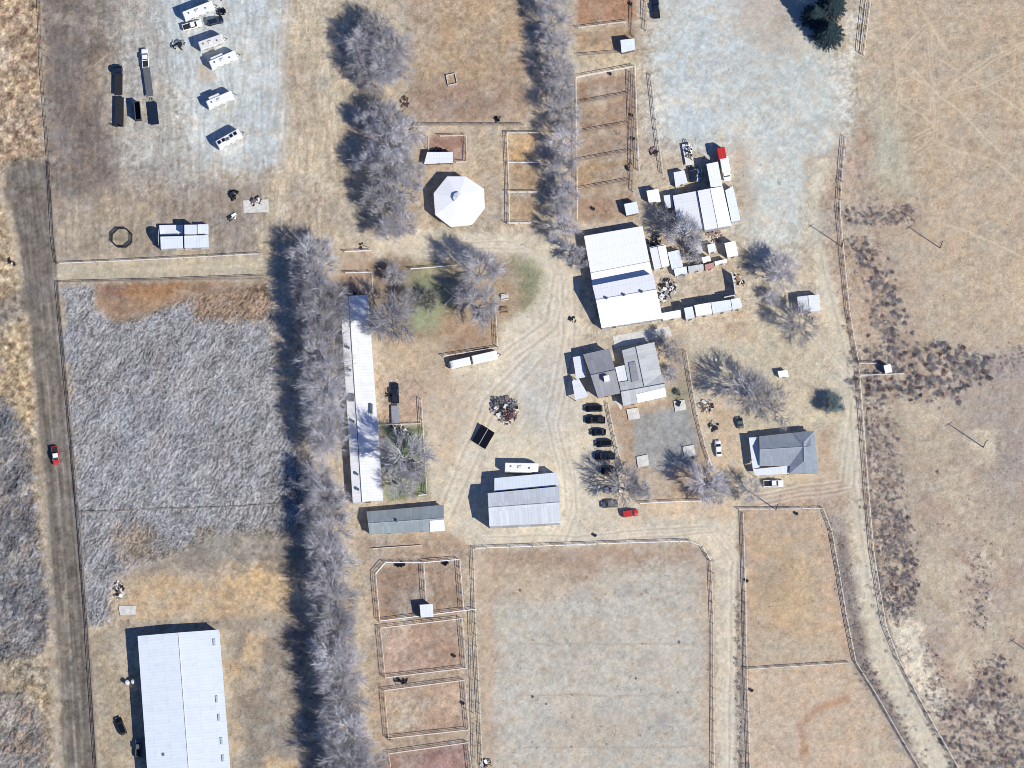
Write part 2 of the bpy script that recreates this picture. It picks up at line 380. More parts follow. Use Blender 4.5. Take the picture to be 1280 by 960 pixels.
# NE yard
NG = [(812, -60), (1000, -60), (1040, 60), (1050, 110), (1058, 180), (1030, 215), (1010, 260), (990, 300), (950, 318), (930, 300), (926, 240), (905, 180), (835, 182), (826, 130), (816, 100)]
P([(930, 200), (1060, 180), (1020, 420), (930, 410)], (202, 194, 172), 14, 6, .7)
NGm = P(NG, (190, 196, 192), 9, 6)
P([(820, 60), (880, -60), (940, -60), (930, 130), (905, 175), (840, 178), (830, 110)], (184, 196, 204), 16, 5, .6)
mottle(NGm, (206, 204, 188), n1, .05, .4, .7); mottle(NGm, (180, 188, 194), n2, .1, .4, .4); mottle(NGm, (196, 186, 166), n4, .15, .35, .45)
P([(905, -60), (1005, -60), (1003, 60), (960, 70), (930, 40)], (182, 166, 150), 8, 5, .8)
P([(922, 170), (935, 175), (940, 250), (928, 285), (915, 232)], (176, 156, 134), 4, 3, .7)
P([(1060, 10), (1075, 10), (1062, 140), (1052, 180), (1045, 110)], (205, 208, 200), 4, 2, .8)
# pasture
NE = P([(1092, -60), (1400, -60), (1400, 432), (1290, 438), (1200, 444), (1165, 380), (1150, 300), (1112, 245), (1115, 110), (1095, 60)], (192, 170, 140), 5, 3)
mottle(NE, (182, 162, 138), n1, 0, .4, .6)
P([(1086, 125), (1112, 112), (1135, 180), (1150, 250), (1095, 252)], (184, 180, 156), 6, 3, .8)
P([(1058, 180), (1090, 130), (1086, 250), (1060, 250)], (178, 146, 122), 5, 3, .8)
SE = P([(1080, 442), (1200, 446), (1400, 430), (1400, 1060), (1215, 1060), (1150, 860), (1110, 780), (1090, 600)], (184, 166, 142), 5, 4)
mottle(SE, (172, 146, 128), n1, .05, .3, .7); mottle(SE, (192, 182, 158), n2, .05, .3, .7)
P([(1190, 470), (1400, 430), (1400, 620), (1270, 640), (1215, 560)], (160, 148, 142), 10, 6, .7)
P([(1108, 765), (1150, 775), (1165, 830), (1185, 870), (1170, 900), (1140, 850), (1112, 800)], (224, 214, 186), 4, 4, .9)
P([(1190, 442), (1400, 430), (1400, 470), (1240, 478), (1190, 470)], (158, 148, 146), 6, 6, .7)
P([(1215, 545), (1245, 540), (1248, 575), (1215, 578)], (206, 196, 166), 5, 2, .8)
P([(1070, 250), (1150, 250), (1155, 440), (1078, 445), (1060, 330)], (182, 158, 134), 6, 4, .8)
# right lane and verge
P([(1005, 200), (1052, 180), (1052, 260), (1072, 450), (1050, 480), (1015, 380), (1008, 290)], (184, 160, 134), 3, 3)
ELANE = [(1012, 205), (1040, 195), (1026, 260), (1030, 310), (1048, 380), (1064, 450), (1070, 520), (1076, 620), (1092, 720), (1108, 790), (1132, 850), (1165, 905), (1200, 970), (1240, 1060), (1205, 1060),
         (1160, 965), (1128, 905), (1098, 850), (1080, 790), (1070, 700), (1058, 620), (1052, 540), (1042, 460), (1018, 350), (1008, 270)]
for bp in ([(1062, 295), (1090, 300), (1110, 330), (1130, 400), (1125, 440), (1105, 440), (1085, 370)], [(1056, 262), (1070, 258), (1145, 258), (1146, 276), (1100, 282), (1058, 280)], [(1058, 440), (1100, 435), (1180, 430), (1240, 452), (1238, 470), (1200, 485), (1200, 500), (1150, 500), (1090, 500), (1062, 480)], [(1080, 490), (1112, 500), (1118, 560), (1128, 600), (1122, 620), (1092, 640), (1086, 560)], [(1090, 630), (1135, 640), (1146, 700), (1148, 750), (1128, 775), (1110, 780), (1098, 720)], [(1200, 880), (1215, 840), (1255, 815), (1268, 860), (1290, 900), (1300, 1000), (1210, 1000), (1165, 900)], [(1212, 690), (1238, 690), (1240, 760), (1228, 795), (1210, 775)]): 
    q = mask(bp, 5, 5); lay(q, (170, 152, 140), .3); mottle(q, (134, 114, 108), n4, .05, .25, .45); mottle(q, (198, 186, 164), n3, .15, .25, .6)
EL = P(ELANE, (204, 196, 172), 3, 1.2)
lay(stroke([(1080, 480), (1088, 600), (1096, 700), (1108, 780), (1130, 840), (1165, 905), (1200, 965)], 2.2, .5, .3), (118, 108, 104), .7)
# driveway
DRV = [(440, 312), (520, 292), (545, 286), (600, 286), (640, 292), (700, 300), (722, 330), (716, 380), (736, 412), (705, 440), (712, 490), (738, 500), (745, 570), (735, 600), (760, 640), (800, 630), (880, 632), (915, 620), (925, 634),
       (920, 1060), (896, 1060), (893, 720), (885, 690), (865, 674), (590, 684), (556, 678), (556, 625), (536, 620), (534, 480), (560, 462), (620, 440), (626, 400), (664, 390), (676, 350), (655, 318), (600, 318), (520, 332), (440, 340)]
DM = P(DRV, (206, 196, 172), 3, 2)
mottle(DM, (188, 180, 160), n1, 0, .4, .7); mottle(DM, (216, 206, 184), n2, .05, .3, .6)
P([(445, 300), (720, 290), (740, 420), (860, 400), (1055, 400), (1062, 625), (925, 640), (600, 680), (540, 680), (520, 480), (450, 440)], (206, 196, 172), 10, 6, .5)
P([(640, 440), (705, 430), (712, 490), (690, 560), (650, 520)], (190, 190, 184), 8, 4, .8)
P([(540, 470), (590, 480), (575, 560), (545, 610), (535, 520)], (192, 168, 142), 6, 4, .7)
P([(440, 670), (560, 665), (590, 690), (590, 1060), (470, 1060), (462, 720)], (176, 152, 128), 3, 3)
P([(580, 690), (596, 690), (604, 1060), (588, 1060)], (186, 170, 142), 2, 1)
P([(830, 405), (930, 400), (1005, 425), (1045, 470), (1060, 600), (1000, 615), (930, 612), (885, 600), (872, 520), (865, 450), (835, 420)], (202, 190, 162), 5, 4)
P([(835, 400), (930, 398), (940, 430), (880, 420)], (200, 172, 142), 5, 3, .7)
P([(875, 500), (925, 500), (922, 600), (890, 590)], (196, 164, 130), 5, 3, .7)
P([(1020, 600), (1060, 590), (1062, 640), (930, 640), (935, 622)], (178, 150, 128), 4, 3, .8)
P([(1015, 540), (1040, 530), (1045, 590), (1026, 595)], (178, 140, 112), 4, 3, .7)
for pts in ([(560, 640), (600, 668), (720, 668), (880, 655), (912, 700), (908, 1000)], [(540, 300), (640, 300), (700, 340), (702, 420), (680, 520), (700, 600), (760, 650)], [(626, 440), (680, 400), (690, 340)], [(930, 620), (1050, 600), (1064, 480), (1010, 420)],
            [(545, 640), (580, 560), (600, 500), (660, 440)], [(700, 580), (706, 630), (690, 665)]):
    for dx_ in (0, 14):
        LATE.append((stroke([(x + dx_, y + dx_ * .6) for x, y in pts], 1.5, 1.2, .5), (230, 220, 200), .45)); LATE.append((stroke([(x + 7 + dx_, y + 4 + dx_ * .6) for x, y in pts], 1.5, 1.2, .5), (228, 218, 198), .4)); LATE.append((stroke([(x + 3 + dx_, y + 2 + dx_ * .6) for x, y in pts], 1.1, 1.2, .5), (156, 142, 124), .36))
# island and lawns
P([(465, 325), (560, 330), (600, 322), (650, 318), (674, 338), (668, 372), (640, 392), (626, 402), (622, 440), (560, 458), (548, 428), (480, 440), (462, 400)], (172, 148, 116), 3, 3)
P([(470, 435), (550, 430), (570, 470), (530, 520), (475, 520)], (192, 168, 138), 5, 4, .9)
P([(505, 335), (560, 340), (565, 395), (535, 410), (505, 400)], (140, 156, 112), 7, 5, .95)
P([(470, 325), (520, 325), (515, 400), (470, 400)], (120, 102, 98), 6, 4, .7)  # bare trees' cast shadow painted into the ground as a darker tone
P([(640, 318), (668, 322), (676, 345), (664, 380), (640, 390)], (118, 136, 96), 4, 3, .9); P([(625, 335), (655, 335), (655, 385), (625, 395)], (172, 142, 108), 4, 3, .9)
P([(476, 532), (529, 532), (535, 620), (482, 626)], (108, 132, 92), 2, 1.5, 1.0)
P([(475, 470), (530, 475), (528, 530), (476, 530)], (186, 158, 134), 3, 2, .9)
P([(555, 400), (615, 395), (618, 432), (560, 448)], (172, 136, 108), 5, 4, .8)
P([(430, 315), (465, 315), (462, 368), (428, 368)], (165, 128, 106), 4, 3, .8)
# house yard
P([(760, 508), (862, 498), (890, 590), (880, 626), (800, 630), (785, 600)], (178, 150, 122), 2, 2)
YG = P([(792, 518), (862, 506), (872, 552), (866, 585), (820, 592), (795, 575), (790, 540)], (150, 152, 154), 3, 2)
P([(795, 590), (850, 590), (840, 625), (802, 625)], (176, 168, 152), 5, 3, .7)
P([(845, 405), (870, 450), (872, 500), (835, 500), (830, 430)], (172, 152, 130), 5, 4, .8)
P([(838, 480), (858, 480), (858, 500), (838, 500)], (110, 125, 85), 3, 3, .6)
P([(800, 625), (915, 628), (915, 650), (800, 648)], (205, 178, 146), 3, 2, .8)
# arena
AR = [(597, 690), (700, 686), (868, 681), (884, 696), (890, 720), (893, 1060), (606, 1060)]
AM = P(AR, (188, 160, 136), 1.5, 1)
P([(600, 690), (870, 684), (880, 700), (840, 716), (760, 706), (650, 716), (604, 712)], (172, 144, 120), 5, 3, .75)
P([(615, 752), (650, 750), (690, 742), (750, 722), (800, 705), (866, 698), (880, 730), (884, 1060), (618, 1060)], (190, 186, 172), 7, 5)
P([(640, 706), (700, 712), (720, 738), (640, 752), (612, 735)], (200, 182, 152), 5, 4, .8)
mottle(AM, (194, 182, 158), n1, .15, .4, .45); mottle(AM, (170, 172, 168), n2, .15, .4, .5); mottle(AM, (176, 158, 136), n4, .2, .4, .5)
P([(880, 700), (892, 700), (893, 1060), (884, 1060)], (190, 170, 146), 2, 1, .8)
P([(600, 700), (614, 700), (620, 1060), (606, 1060)], (190, 168, 142), 3, 1, .9)
for y in (805, 868, 933): LATE.append((stroke([(650, y), (780, y + 1), (868, y - 1)], 1.1, 1.2, .9), (168, 142, 118), .5))
P([(690, 895), (790, 890), (800, 925), (700, 940)], (188, 172, 148), 8, 6, .7)
for cx, cy in ((708, 905), (782, 738), (835, 900), (826, 902)): P([(cx - 9, cy - 8), (cx + 9, cy - 7), (cx + 8, cy + 8), (cx - 8, cy + 8)], (150, 146, 150), 3, 3, .5)
# paddocks
P([(920, 640), (935, 640), (940, 1060), (924, 1060)], (150, 135, 122), 2, 2)
PA1 = P([(931, 643), (1028, 641), (1042, 680), (1052, 750), (1066, 828), (936, 832)], (192, 164, 134), 1.5, 1)
P([(950, 690), (1000, 680), (1040, 760), (990, 800), (950, 760)], (208, 174, 122), 12, 6, .8)
P([(960, 690), (985, 700), (970, 760), (940, 740)], (160, 136, 118), 8, 5, .6); P([(938, 790), (1040, 800), (1060, 826), (938, 828)], (184, 174, 150), 6, 3, .7)
PA2 = P([(936, 840), (1064, 832), (1085, 865), (1135, 950), (1180, 1060), (938, 1060)], (202, 178, 150), 2, 1)
mottle(PA2, (184, 150, 116), n1, .1, .3, .6); lay(stroke([(1058, 875), (1020, 888), (1002, 905), (1008, 940)], 5, 1.5), (186, 136, 98), .7)
P([(1085, 880), (1120, 950), (1150, 1060), (1090, 1060)], (196, 182, 154), 6, 4, .7)
P([(1033, 640), (1056, 650), (1070, 740), (1085, 830), (1120, 895), (1170, 1000), (1180, 1060), (1165, 1060), (1140, 950), (1085, 862), (1066, 828), (1045, 690)], (140, 130, 128), 3, 2)
# pens
for poly, c in (([(473, 708), (528, 705), (531, 768), (476, 775)], (156, 128, 108)), ([(532, 705), (573, 702), (578, 763), (534, 768)], (162, 134, 110)),
                ([(478, 788), (575, 777), (578, 834), (482, 845)], (172, 140, 118)), ([(482, 864), (578, 852), (582, 912), (486, 920)], (180, 150, 124)),
                ([(486, 942), (584, 930), (590, 1060), (490, 1060)], (158, 118, 108))):
    q = P(poly, c, 1.5, .8); mottle(q, tuple(k + 22 for k in c), n1, .1, .4, .7)
P([(498, 875), (520, 872), (520, 905), (500, 912)], (204, 192, 162), 5, 4, .8)
# pasture wheel tracks
trk = [[(1118, 70), (1122, 120), (1116, 170)], [(1160, 40), (1164, 90), (1170, 140), (1166, 172), (1142, 192)], [(1120, 125), (1168, 124), (1225, 106), (1280, 80)], [(1172, 72), (1222, 102), (1285, 146)],
       [(1140, 85), (1170, 118), (1200, 140), (1225, 165), (1250, 190)], [(1135, 58), (1118, 55), (1112, 62)], [(1170, 175), (1200, 190), (1240, 198), (1262, 215), (1280, 240)], [(1140, 172), (1166, 160)],
       [(1118, 115), (1124, 100), (1140, 96), (1156, 104), (1162, 120), (1164, 140)], [(1125, 130), (1150, 142), (1165, 158)], [(1190, 105), (1240, 70), (1290, 50)], [(1180, 280), (1240, 300), (1290, 330)], [(1222, 165), (1280, 164)],
       [(1158, 30), (1120, 70)], [(1150, 10), (1180, 60)]]
for t in trk: LATE.append((stroke(t, 1.0, .8, .3), (218, 200, 168), .55)); LATE.append((stroke([(x + 4, y + 3) for x, y in t], 1.0, .8, .3), (216, 198, 166), .5))
for k_, (t0, t1) in enumerate((([(x, y) for x, y in [(1030, 320), (1046, 380), (1062, 450), (1068, 520), (1074, 620), (1088, 715), (1106, 790), (1130, 850), (1165, 912), (1215, 990)]], 0),)):
    LATE.append((stroke(t0, 3.2, .6, .2), (214, 208, 188), .45)); LATE.append((stroke([(x - 9, y) for x, y in t0], 2.0, .6, .3), (206, 198, 176), .4)); LATE.append((stroke([(x - 4, y) for x, y in t0], 1.5, .6, .4), (158, 150, 132), .4))
for _ in range(26):
    x, y = random.uniform(1100, 1280), random.uniform(250, 440); a = random.uniform(-.6, .9); L = random.uniform(20, 70)
    LATE.append((stroke([(x, y), (x + L * math.cos(a), y + L * math.sin(a))], .9, 2, .6), (208, 188, 156), .35))
for _ in range(60):                                            # faint vehicle scuffs everywhere people drive
    x, y = random.choice([(random.uniform(145, 330), random.uniform(0, 240)), (random.uniform(540, 720), random.uniform(430, 680)), (random.uniform(880, 1010), random.uniform(20, 320)), (random.uniform(362, 430), random.uniform(0, 300))])
    a = random.uniform(1.1, 2.1); L = random.uniform(25, 80); c = random.choice([(212, 204, 186), (150, 140, 128)])
    LATE.append((stroke([(x, y), (x + L * .5 * math.cos(a), y + L * .5 * math.sin(a)), (x + L * math.cos(a + .3), y + L * math.sin(a + .3))], .9, 2, .6), c, .32))
# general variation: tone, warmth, specks
rc = np.interp(PY, [200, 380, 480, 640, 780, 960], [32, 54, 62, 76, 88, 104])
st1 = fbm((PX - rc) / 2.2, PY / 55, 81, 3); st2 = fbm(PX / 3.0 + n1 * 2, PY / 26, 85, 3)
rmk = mask(ROAD, 1.5, .8); wst = mask([(50, -60), (430, -60), (430, 320), (60, 320)], 6, 2)
C *= (1 + (.42 * st1 + .22 * n3) * rmk + .34 * st2 * wst * (1 - rmk))[..., None]
PADD = [(931, 643), (1028, 641), (1066, 828), (1180, 1060), (938, 1060)]
smm = np.clip(.7 * mask([(1095, -60), (1400, -60), (1400, 1060), (1215, 1060), (1090, 600)], 4, 0) + .8 * mask([(445, 300), (720, 290), (740, 420), (1055, 400), (1062, 625), (925, 640), (600, 680), (540, 680), (520, 480), (450, 440)], 5, 0) + mask(PADD, 3, 0) + mask(DRV, 3, 0) + mask(AR, 3, 0) + mask(NG, 3, 0) + mask(g_lot, 3, 0) + mask(ELANE, 3, 0) + mask(LANE, 3, 0), 0, 1)
dirt = (1 - np.clip(mask(WF, 2, 2) + rmk, 0, 1)) * (1 - .72 * smm)
for col_, nn_, th_, op_ in (((208, 196, 174), fbm(X / 5, Y / 5, 91), .12, .26), ((156, 132, 112), fbm(X / 4, Y / 4, 93), .25, .28), ((168, 164, 160), fbm(X / 6, Y / 6, 95), .18, .3), ((184, 154, 130), fbm(X / 3.3, Y / 3.3, 97), .25, .22), ((120, 108, 98), fbm(X / 1.6, Y / 1.6, 99), .38, .4)):
    mottle(dirt, col_, nn_, th_, .3, op_)
wn_ = RNG.rand(*X.shape).astype(np.float32) - .5
tone = 1 + .07 * n6 + .09 * n1 + (.15 * n3 + .24 * n5 + .24 * n7 + .34 * wn_) * (1 - .35 * smm)
C *= tone[..., None]
warm = .05 * n2 + .06 * n4
C[..., 0] *= 1 + warm; C[..., 2] *= 1 - warm * 1.2
sp = (vnoise(X / .8, Y / .8, 41) > .93) * (vnoise(X / 14, Y / 14, 43) > .45)
C *= (1 - .32 * sp)[..., None]
C = np.clip(C, .01, .9)
# relief: ruts and clods; thick weeds in the brush
wz = blur(np.maximum(np.maximum(inside(WF, PX + n3 * 5, PY + n4 * 5), inside(BR1, PX + n3 * 5, PY + n4 * 5) * 1.0), inside(BR2, PX + n3 * 5, PY + n4 * 5)).astype(np.float32), 3)
smooth_m = np.clip(mask(DRV, 3, 0) + mask(AR, 3, 0) + mask(ROAD, 3, 0) + mask(NG, 3, 0) + mask(g_lot, 3, 0) + mask(ELANE, 3, 0) + mask(LANE, 3, 0), 0, 1)
Z = (.05 * n3 + .035 * n5) * (1 - .8 * smooth_m) + .015 * n1
ang = math.radians(62); U_ = X * math.cos(ang) + Y * math.sin(ang); V_ = -X * math.sin(ang) + Y * math.cos(ang)
rid = 1 - np.abs(fbm(U_ / 1.5 + n3 * .8, V_ / .52 + n4 * 1.2, 51, 3)) * 3.0
rough = RNG.rand(*X.shape).astype(np.float32)
fieldz = wz * (.10 + .26 * np.clip(rid, 0, 1) + .22 * rough * rough)
big = blur(np.maximum(inside(BR1, PX, PY), inside(BR2, PX, PY)).astype(np.float32), 2)
fieldz += big * np.clip(fbm(X / 2.6, Y / 2.6, 61, 3) + .1, 0, 1) * .9
Z += fieldz
grass = blur((inside(FW1, PX, PY) | inside(FW2, PX, PY)).astype(np.float32), 2) * (1 - wz)
Z += grass * (.18 * rough + .20 * np.clip(n3 + .2, 0, 1))
rid2 = np.clip(rid, -.3, 1)
n8 = fbm(U_ / 7, V_ / 3.2, 111, 3)
C *= np.clip(1 + wz * .35 * n8 + wz * .52 * (rid2 - .36) + (wz * .5 + grass * .75) * (rough - .5) + grass * .6 * n7, .12, 2.4)[..., None]
for m_, c_, o_ in LATE: lay(m_, c_, o_)
C = np.clip(C, .01, .9)

gm = bpy.data.materials.new('earth'); gm.use_nodes = True
def ground_material(name, fine=.22, bump=.5):
    m = bpy.data.materials.new(name); m.use_nodes = True; n = m.node_tree.nodes; l = m.node_tree.links
    b = n['Principled BSDF']; b.inputs['Roughness'].default_value = .95; b.inputs['Specular IOR Level'].default_value = .1
    ca = n.new('ShaderNodeAttribute'); ca.attribute_name = 'tint'
    tc = n.new('ShaderNodeTexCoord')
    a = n.new('ShaderNodeTexNoise'); a.inputs['Scale'].default_value = 2.2; a.inputs['Detail'].default_value = 6; a.inputs['Roughness'].default_value = .75
    c = n.new('ShaderNodeTexNoise'); c.inputs['Scale'].default_value = .45; c.inputs['Detail'].default_value = 8; c.inputs['Roughness'].default_value = .7
    l.new(tc.outputs['Object'], a.inputs[0]); l.new(tc.outputs['Object'], c.inputs[0])
    r1 = n.new('ShaderNodeMapRange'); r1.inputs[1].default_value = .3; r1.inputs[2].default_value = .7; r1.inputs[3].default_value = 1 - fine; r1.inputs[4].default_value = 1 + fine
    r2 = n.new('ShaderNodeMapRange'); r2.inputs[1].default_value = .3; r2.inputs[2].default_value = .7; r2.inputs[3].default_value = .9; r2.inputs[4].default_value = 1.1
    l.new(a.outputs[0], r1.inputs[0]); l.new(c.outputs[0], r2.inputs[0])
    mu = n.new('ShaderNodeMath'); mu.operation = 'MULTIPLY'; l.new(r1.outputs[0], mu.inputs[0]); l.new(r2.outputs[0], mu.inputs[1])
    v = n.new('ShaderNodeVectorMath'); v.operation = 'SCALE'; l.new(ca.outputs['Color'], v.inputs[0]); l.new(mu.outputs[0], v.inputs['Scale'])
    l.new(v.outputs[0], b.inputs['Base Color'])
    bp = n.new('ShaderNodeBump'); bp.inputs['Strength'].default_value = bump; bp.inputs['Distance'].default_value = .25
    l.new(a.outputs[0], bp.inputs['Height']); l.new(bp.outputs[0], b.inputs['Normal'])
    return m
bpy.data.materials.remove(gm)
GM = ground_material('bare_earth'); GMw = ground_material('dry_weed_cover', .35, .9); GMr = ground_material('packed_dirt', .15, .3)

ny, nx = X.shape
zone = np.zeros(X.shape, np.uint8)
def setz(poly, k, warp=1.5):
    zone[inside(poly, PX + (n1 * 2 + n3) * warp, PY + (n2 * 2 + n4) * warp)] = k
setz(g_lot, 1, 6); setz(NG, 2, 6); setz(DRV, 3, 2); setz(LANE, 4, .8); setz(ROADB, 5, .8); setz(ROAD, 5, .8); setz(ELANE, 6, 1.2); setz(AR, 7, 1)
zone[inside(WF, PX + n3 * 5, PY + n4 * 5)] = 8; zone[inside(BR1, PX + n3 * 5, PY + n4 * 5) & (zone == 0)] = 9; zone[inside(BR2, PX + n3 * 5, PY + n4 * 5) & (zone == 0)] = 10
fz = zone[:-1, :-1]
idx = np.arange(ny * nx).reshape(ny, nx)
quads = np.stack([idx[:-1, :-1], idx[:-1, 1:], idx[1:, 1:], idx[1:, :-1]], -1)
VV = np.stack([X, Y, Z], -1).reshape(-1, 3).astype(np.float32); CC = np.concatenate([C.reshape(-1, 3), np.ones((ny * nx, 1))], 1).astype(np.float32)
def npmesh(name, v, q, col=None, m=None, smooth=False, nv=4):
    me = bpy.data.meshes.new(name); me.vertices.add(len(v)); me.vertices.foreach_set('co', v.astype(np.float32).ravel())
    me.loops.add(len(q) * nv); me.loops.foreach_set('vertex_index', q.astype(np.int32).ravel())
    me.polygons.add(len(q)); me.polygons.foreach_set('loop_start', np.arange(0, len(q) * nv, nv, dtype=np.int32))
    me.polygons.foreach_set('loop_total', np.full(len(q), nv, np.int32))
    if smooth: me.polygons.foreach_set('use_smooth', np.ones(len(q), bool))
    me.update(calc_edges=True)
    if col is not None:
        a = me.color_attributes.new('tint', 'FLOAT_COLOR', 'POINT'); a.data.foreach_set('color', col.astype(np.float32).ravel())
    if m: me.materials.append(m)
    return me
ZN = {0: ('ground', GM), 1: ('gravel_lot', GMr), 2: ('gravel_yard', GMr), 3: ('driveway', GMr), 4: ('farm_lane', GMr), 5: ('dirt_road', GMr), 6: ('boundary_track', GMr), 7: ('arena_floor', GMr),
      8: ('dry_weeds', GMw), 9: ('dry_brush', GMw), 10: ('dry_brush', GMw)}
for k, (nm, m) in ZN.items():
    q = quads[fz == k]
    if not len(q): continue
    used, inv = np.unique(q, return_inverse=True); v = VV[used]; c = CC[used]; q2 = inv.reshape(-1, 4)
    if k == 0:   # carry the same sheet out to the horizon
        B = 8000.0; rim = [(gx[0], gy[0]), (gx[-1], gy[0]), (gx[-1], gy[-1]), (gx[0], gy[-1])]; out = [(-B, -B), (B, -B), (B, B), (-B, B)]
        b0 = len(v); ev = np.array([(x, y, -.35) for x, y in rim] + [(x, y, -.35) for x, y in out], np.float32)
        v = np.concatenate([v, ev]); cc = np.tile(np.append(lin(tonecol((182, 163, 136))), 1), (8, 1)); c = np.concatenate([c, cc])
        q2 = np.concatenate([q2, np.array([(b0 + 4 + i, b0 + 4 + (i + 1) % 4, b0 + (i + 1) % 4, b0 + i) for i in range(4)])])
        # short skirt closing the step at the rim of the detailed sheet
        for line in (np.r_[idx[0, :]], np.r_[idx[-1, ::-1]], np.r_[idx[::-1, 0]], np.r_[idx[:, -1]]):
            pass
    o = bpy.data.objects.new(nm, npmesh(nm, v, q2, c, m)); COL.objects.link(o)
    if k < 8: o['kind'] = 'structure'
    else: tag(o, {8: 'grey purple mat of dry weeds filling the big western field', 9: 'dark bluish brush thicket left of the dirt road', 10: 'rough brown brush at the lower left corner'}[k], 'weeds' if k == 8 else 'brush', kind='stuff')
def gz(x, y):
    j = int(round((x - gx[0]) / STEP)); i = int(round((y - gy[0]) / STEP))
    return float(Z[min(max(i, 0), ny - 1), min(max(j, 0), nx - 1)])

exec_parts = True
# ------------------------------------------------------------------ buildings
def lerp(a, b, t): return a + (b - a) * t
def polyroof(faces, thick=.14):
    """faces: list of (verts3d, ridge_dir) -> verts, faces, uvs for a thin sheet roof"""
    v = []; f = []; uv = []
    for pts, rd in faces:
        pts = [Vector(p) for p in pts]
        nrm = (pts[1] - pts[0]).cross(pts[2] - pts[0]).normalized()
        if nrm.z < 0: pts.reverse(); nrm = -nrm
        u = Vector(rd); u = (u - nrm * u.dot(nrm)).normalized(); w_ = nrm.cross(u)
        n = len(v); k = len(pts); v += pts + [p - Vector((0, 0, thick)) for p in pts]
        f.append(tuple(range(n, n + k))); uv.append([(p.dot(u), p.dot(w_)) for p in pts])
        f.append(tuple(range(n + 2 * k - 1, n + k - 1, -1))); uv.append([(p.dot(u), p.dot(w_)) for p in reversed(pts)])
        for i in range(k):
            j = (i + 1) % k; f.append((n + i, n + k + i, n + k + j, n + j)); uv.append([(0, 0)] * 4)
    return v, f, uv
def opening(root, wall_a, wall_b, t, wdt, z0, z1, kind, m=None):
    """door or window set 3 cm proud of a wall running a->b (outside on its right)"""
    a, b = Vector(wall_a), Vector(wall_b); d = (b - a); d.z = 0; L = d.length; d.normalize(); nr = Vector((d.y, -d.x, 0))
    c = a + d * L * t; rz = math.atan2(d.y, d.x)
    fr = MB(); pn = MB()
    if kind == 'door':
        pn.box((c.x + nr.x * .03, c.y + nr.y * .03, (z0 + z1) / 2), (wdt, .1, z1 - z0), rz)
        o = pn.build('door', m or M['door'], root)
        h = MB(); p = c + d * (wdt * .38) + nr * .12; h.box((p.x, p.y, z0 + 1.0), (.12, .08, .08), rz); h.build('handle', M['dark'], o)
    else:
        fr.box((c.x + nr.x * .03, c.y + nr.y * .03, (z0 + z1) / 2), (wdt + .16, .1, z1 - z0 + .16), rz)
        o = fr.build('window', M['trim'], root)
        pn.box((c.x + nr.x * .07, c.y + nr.y * .07, (z0 + z1) / 2), (wdt, .06, z1 - z0), rz); pn.build('pane', M['glass'], o)
    return o
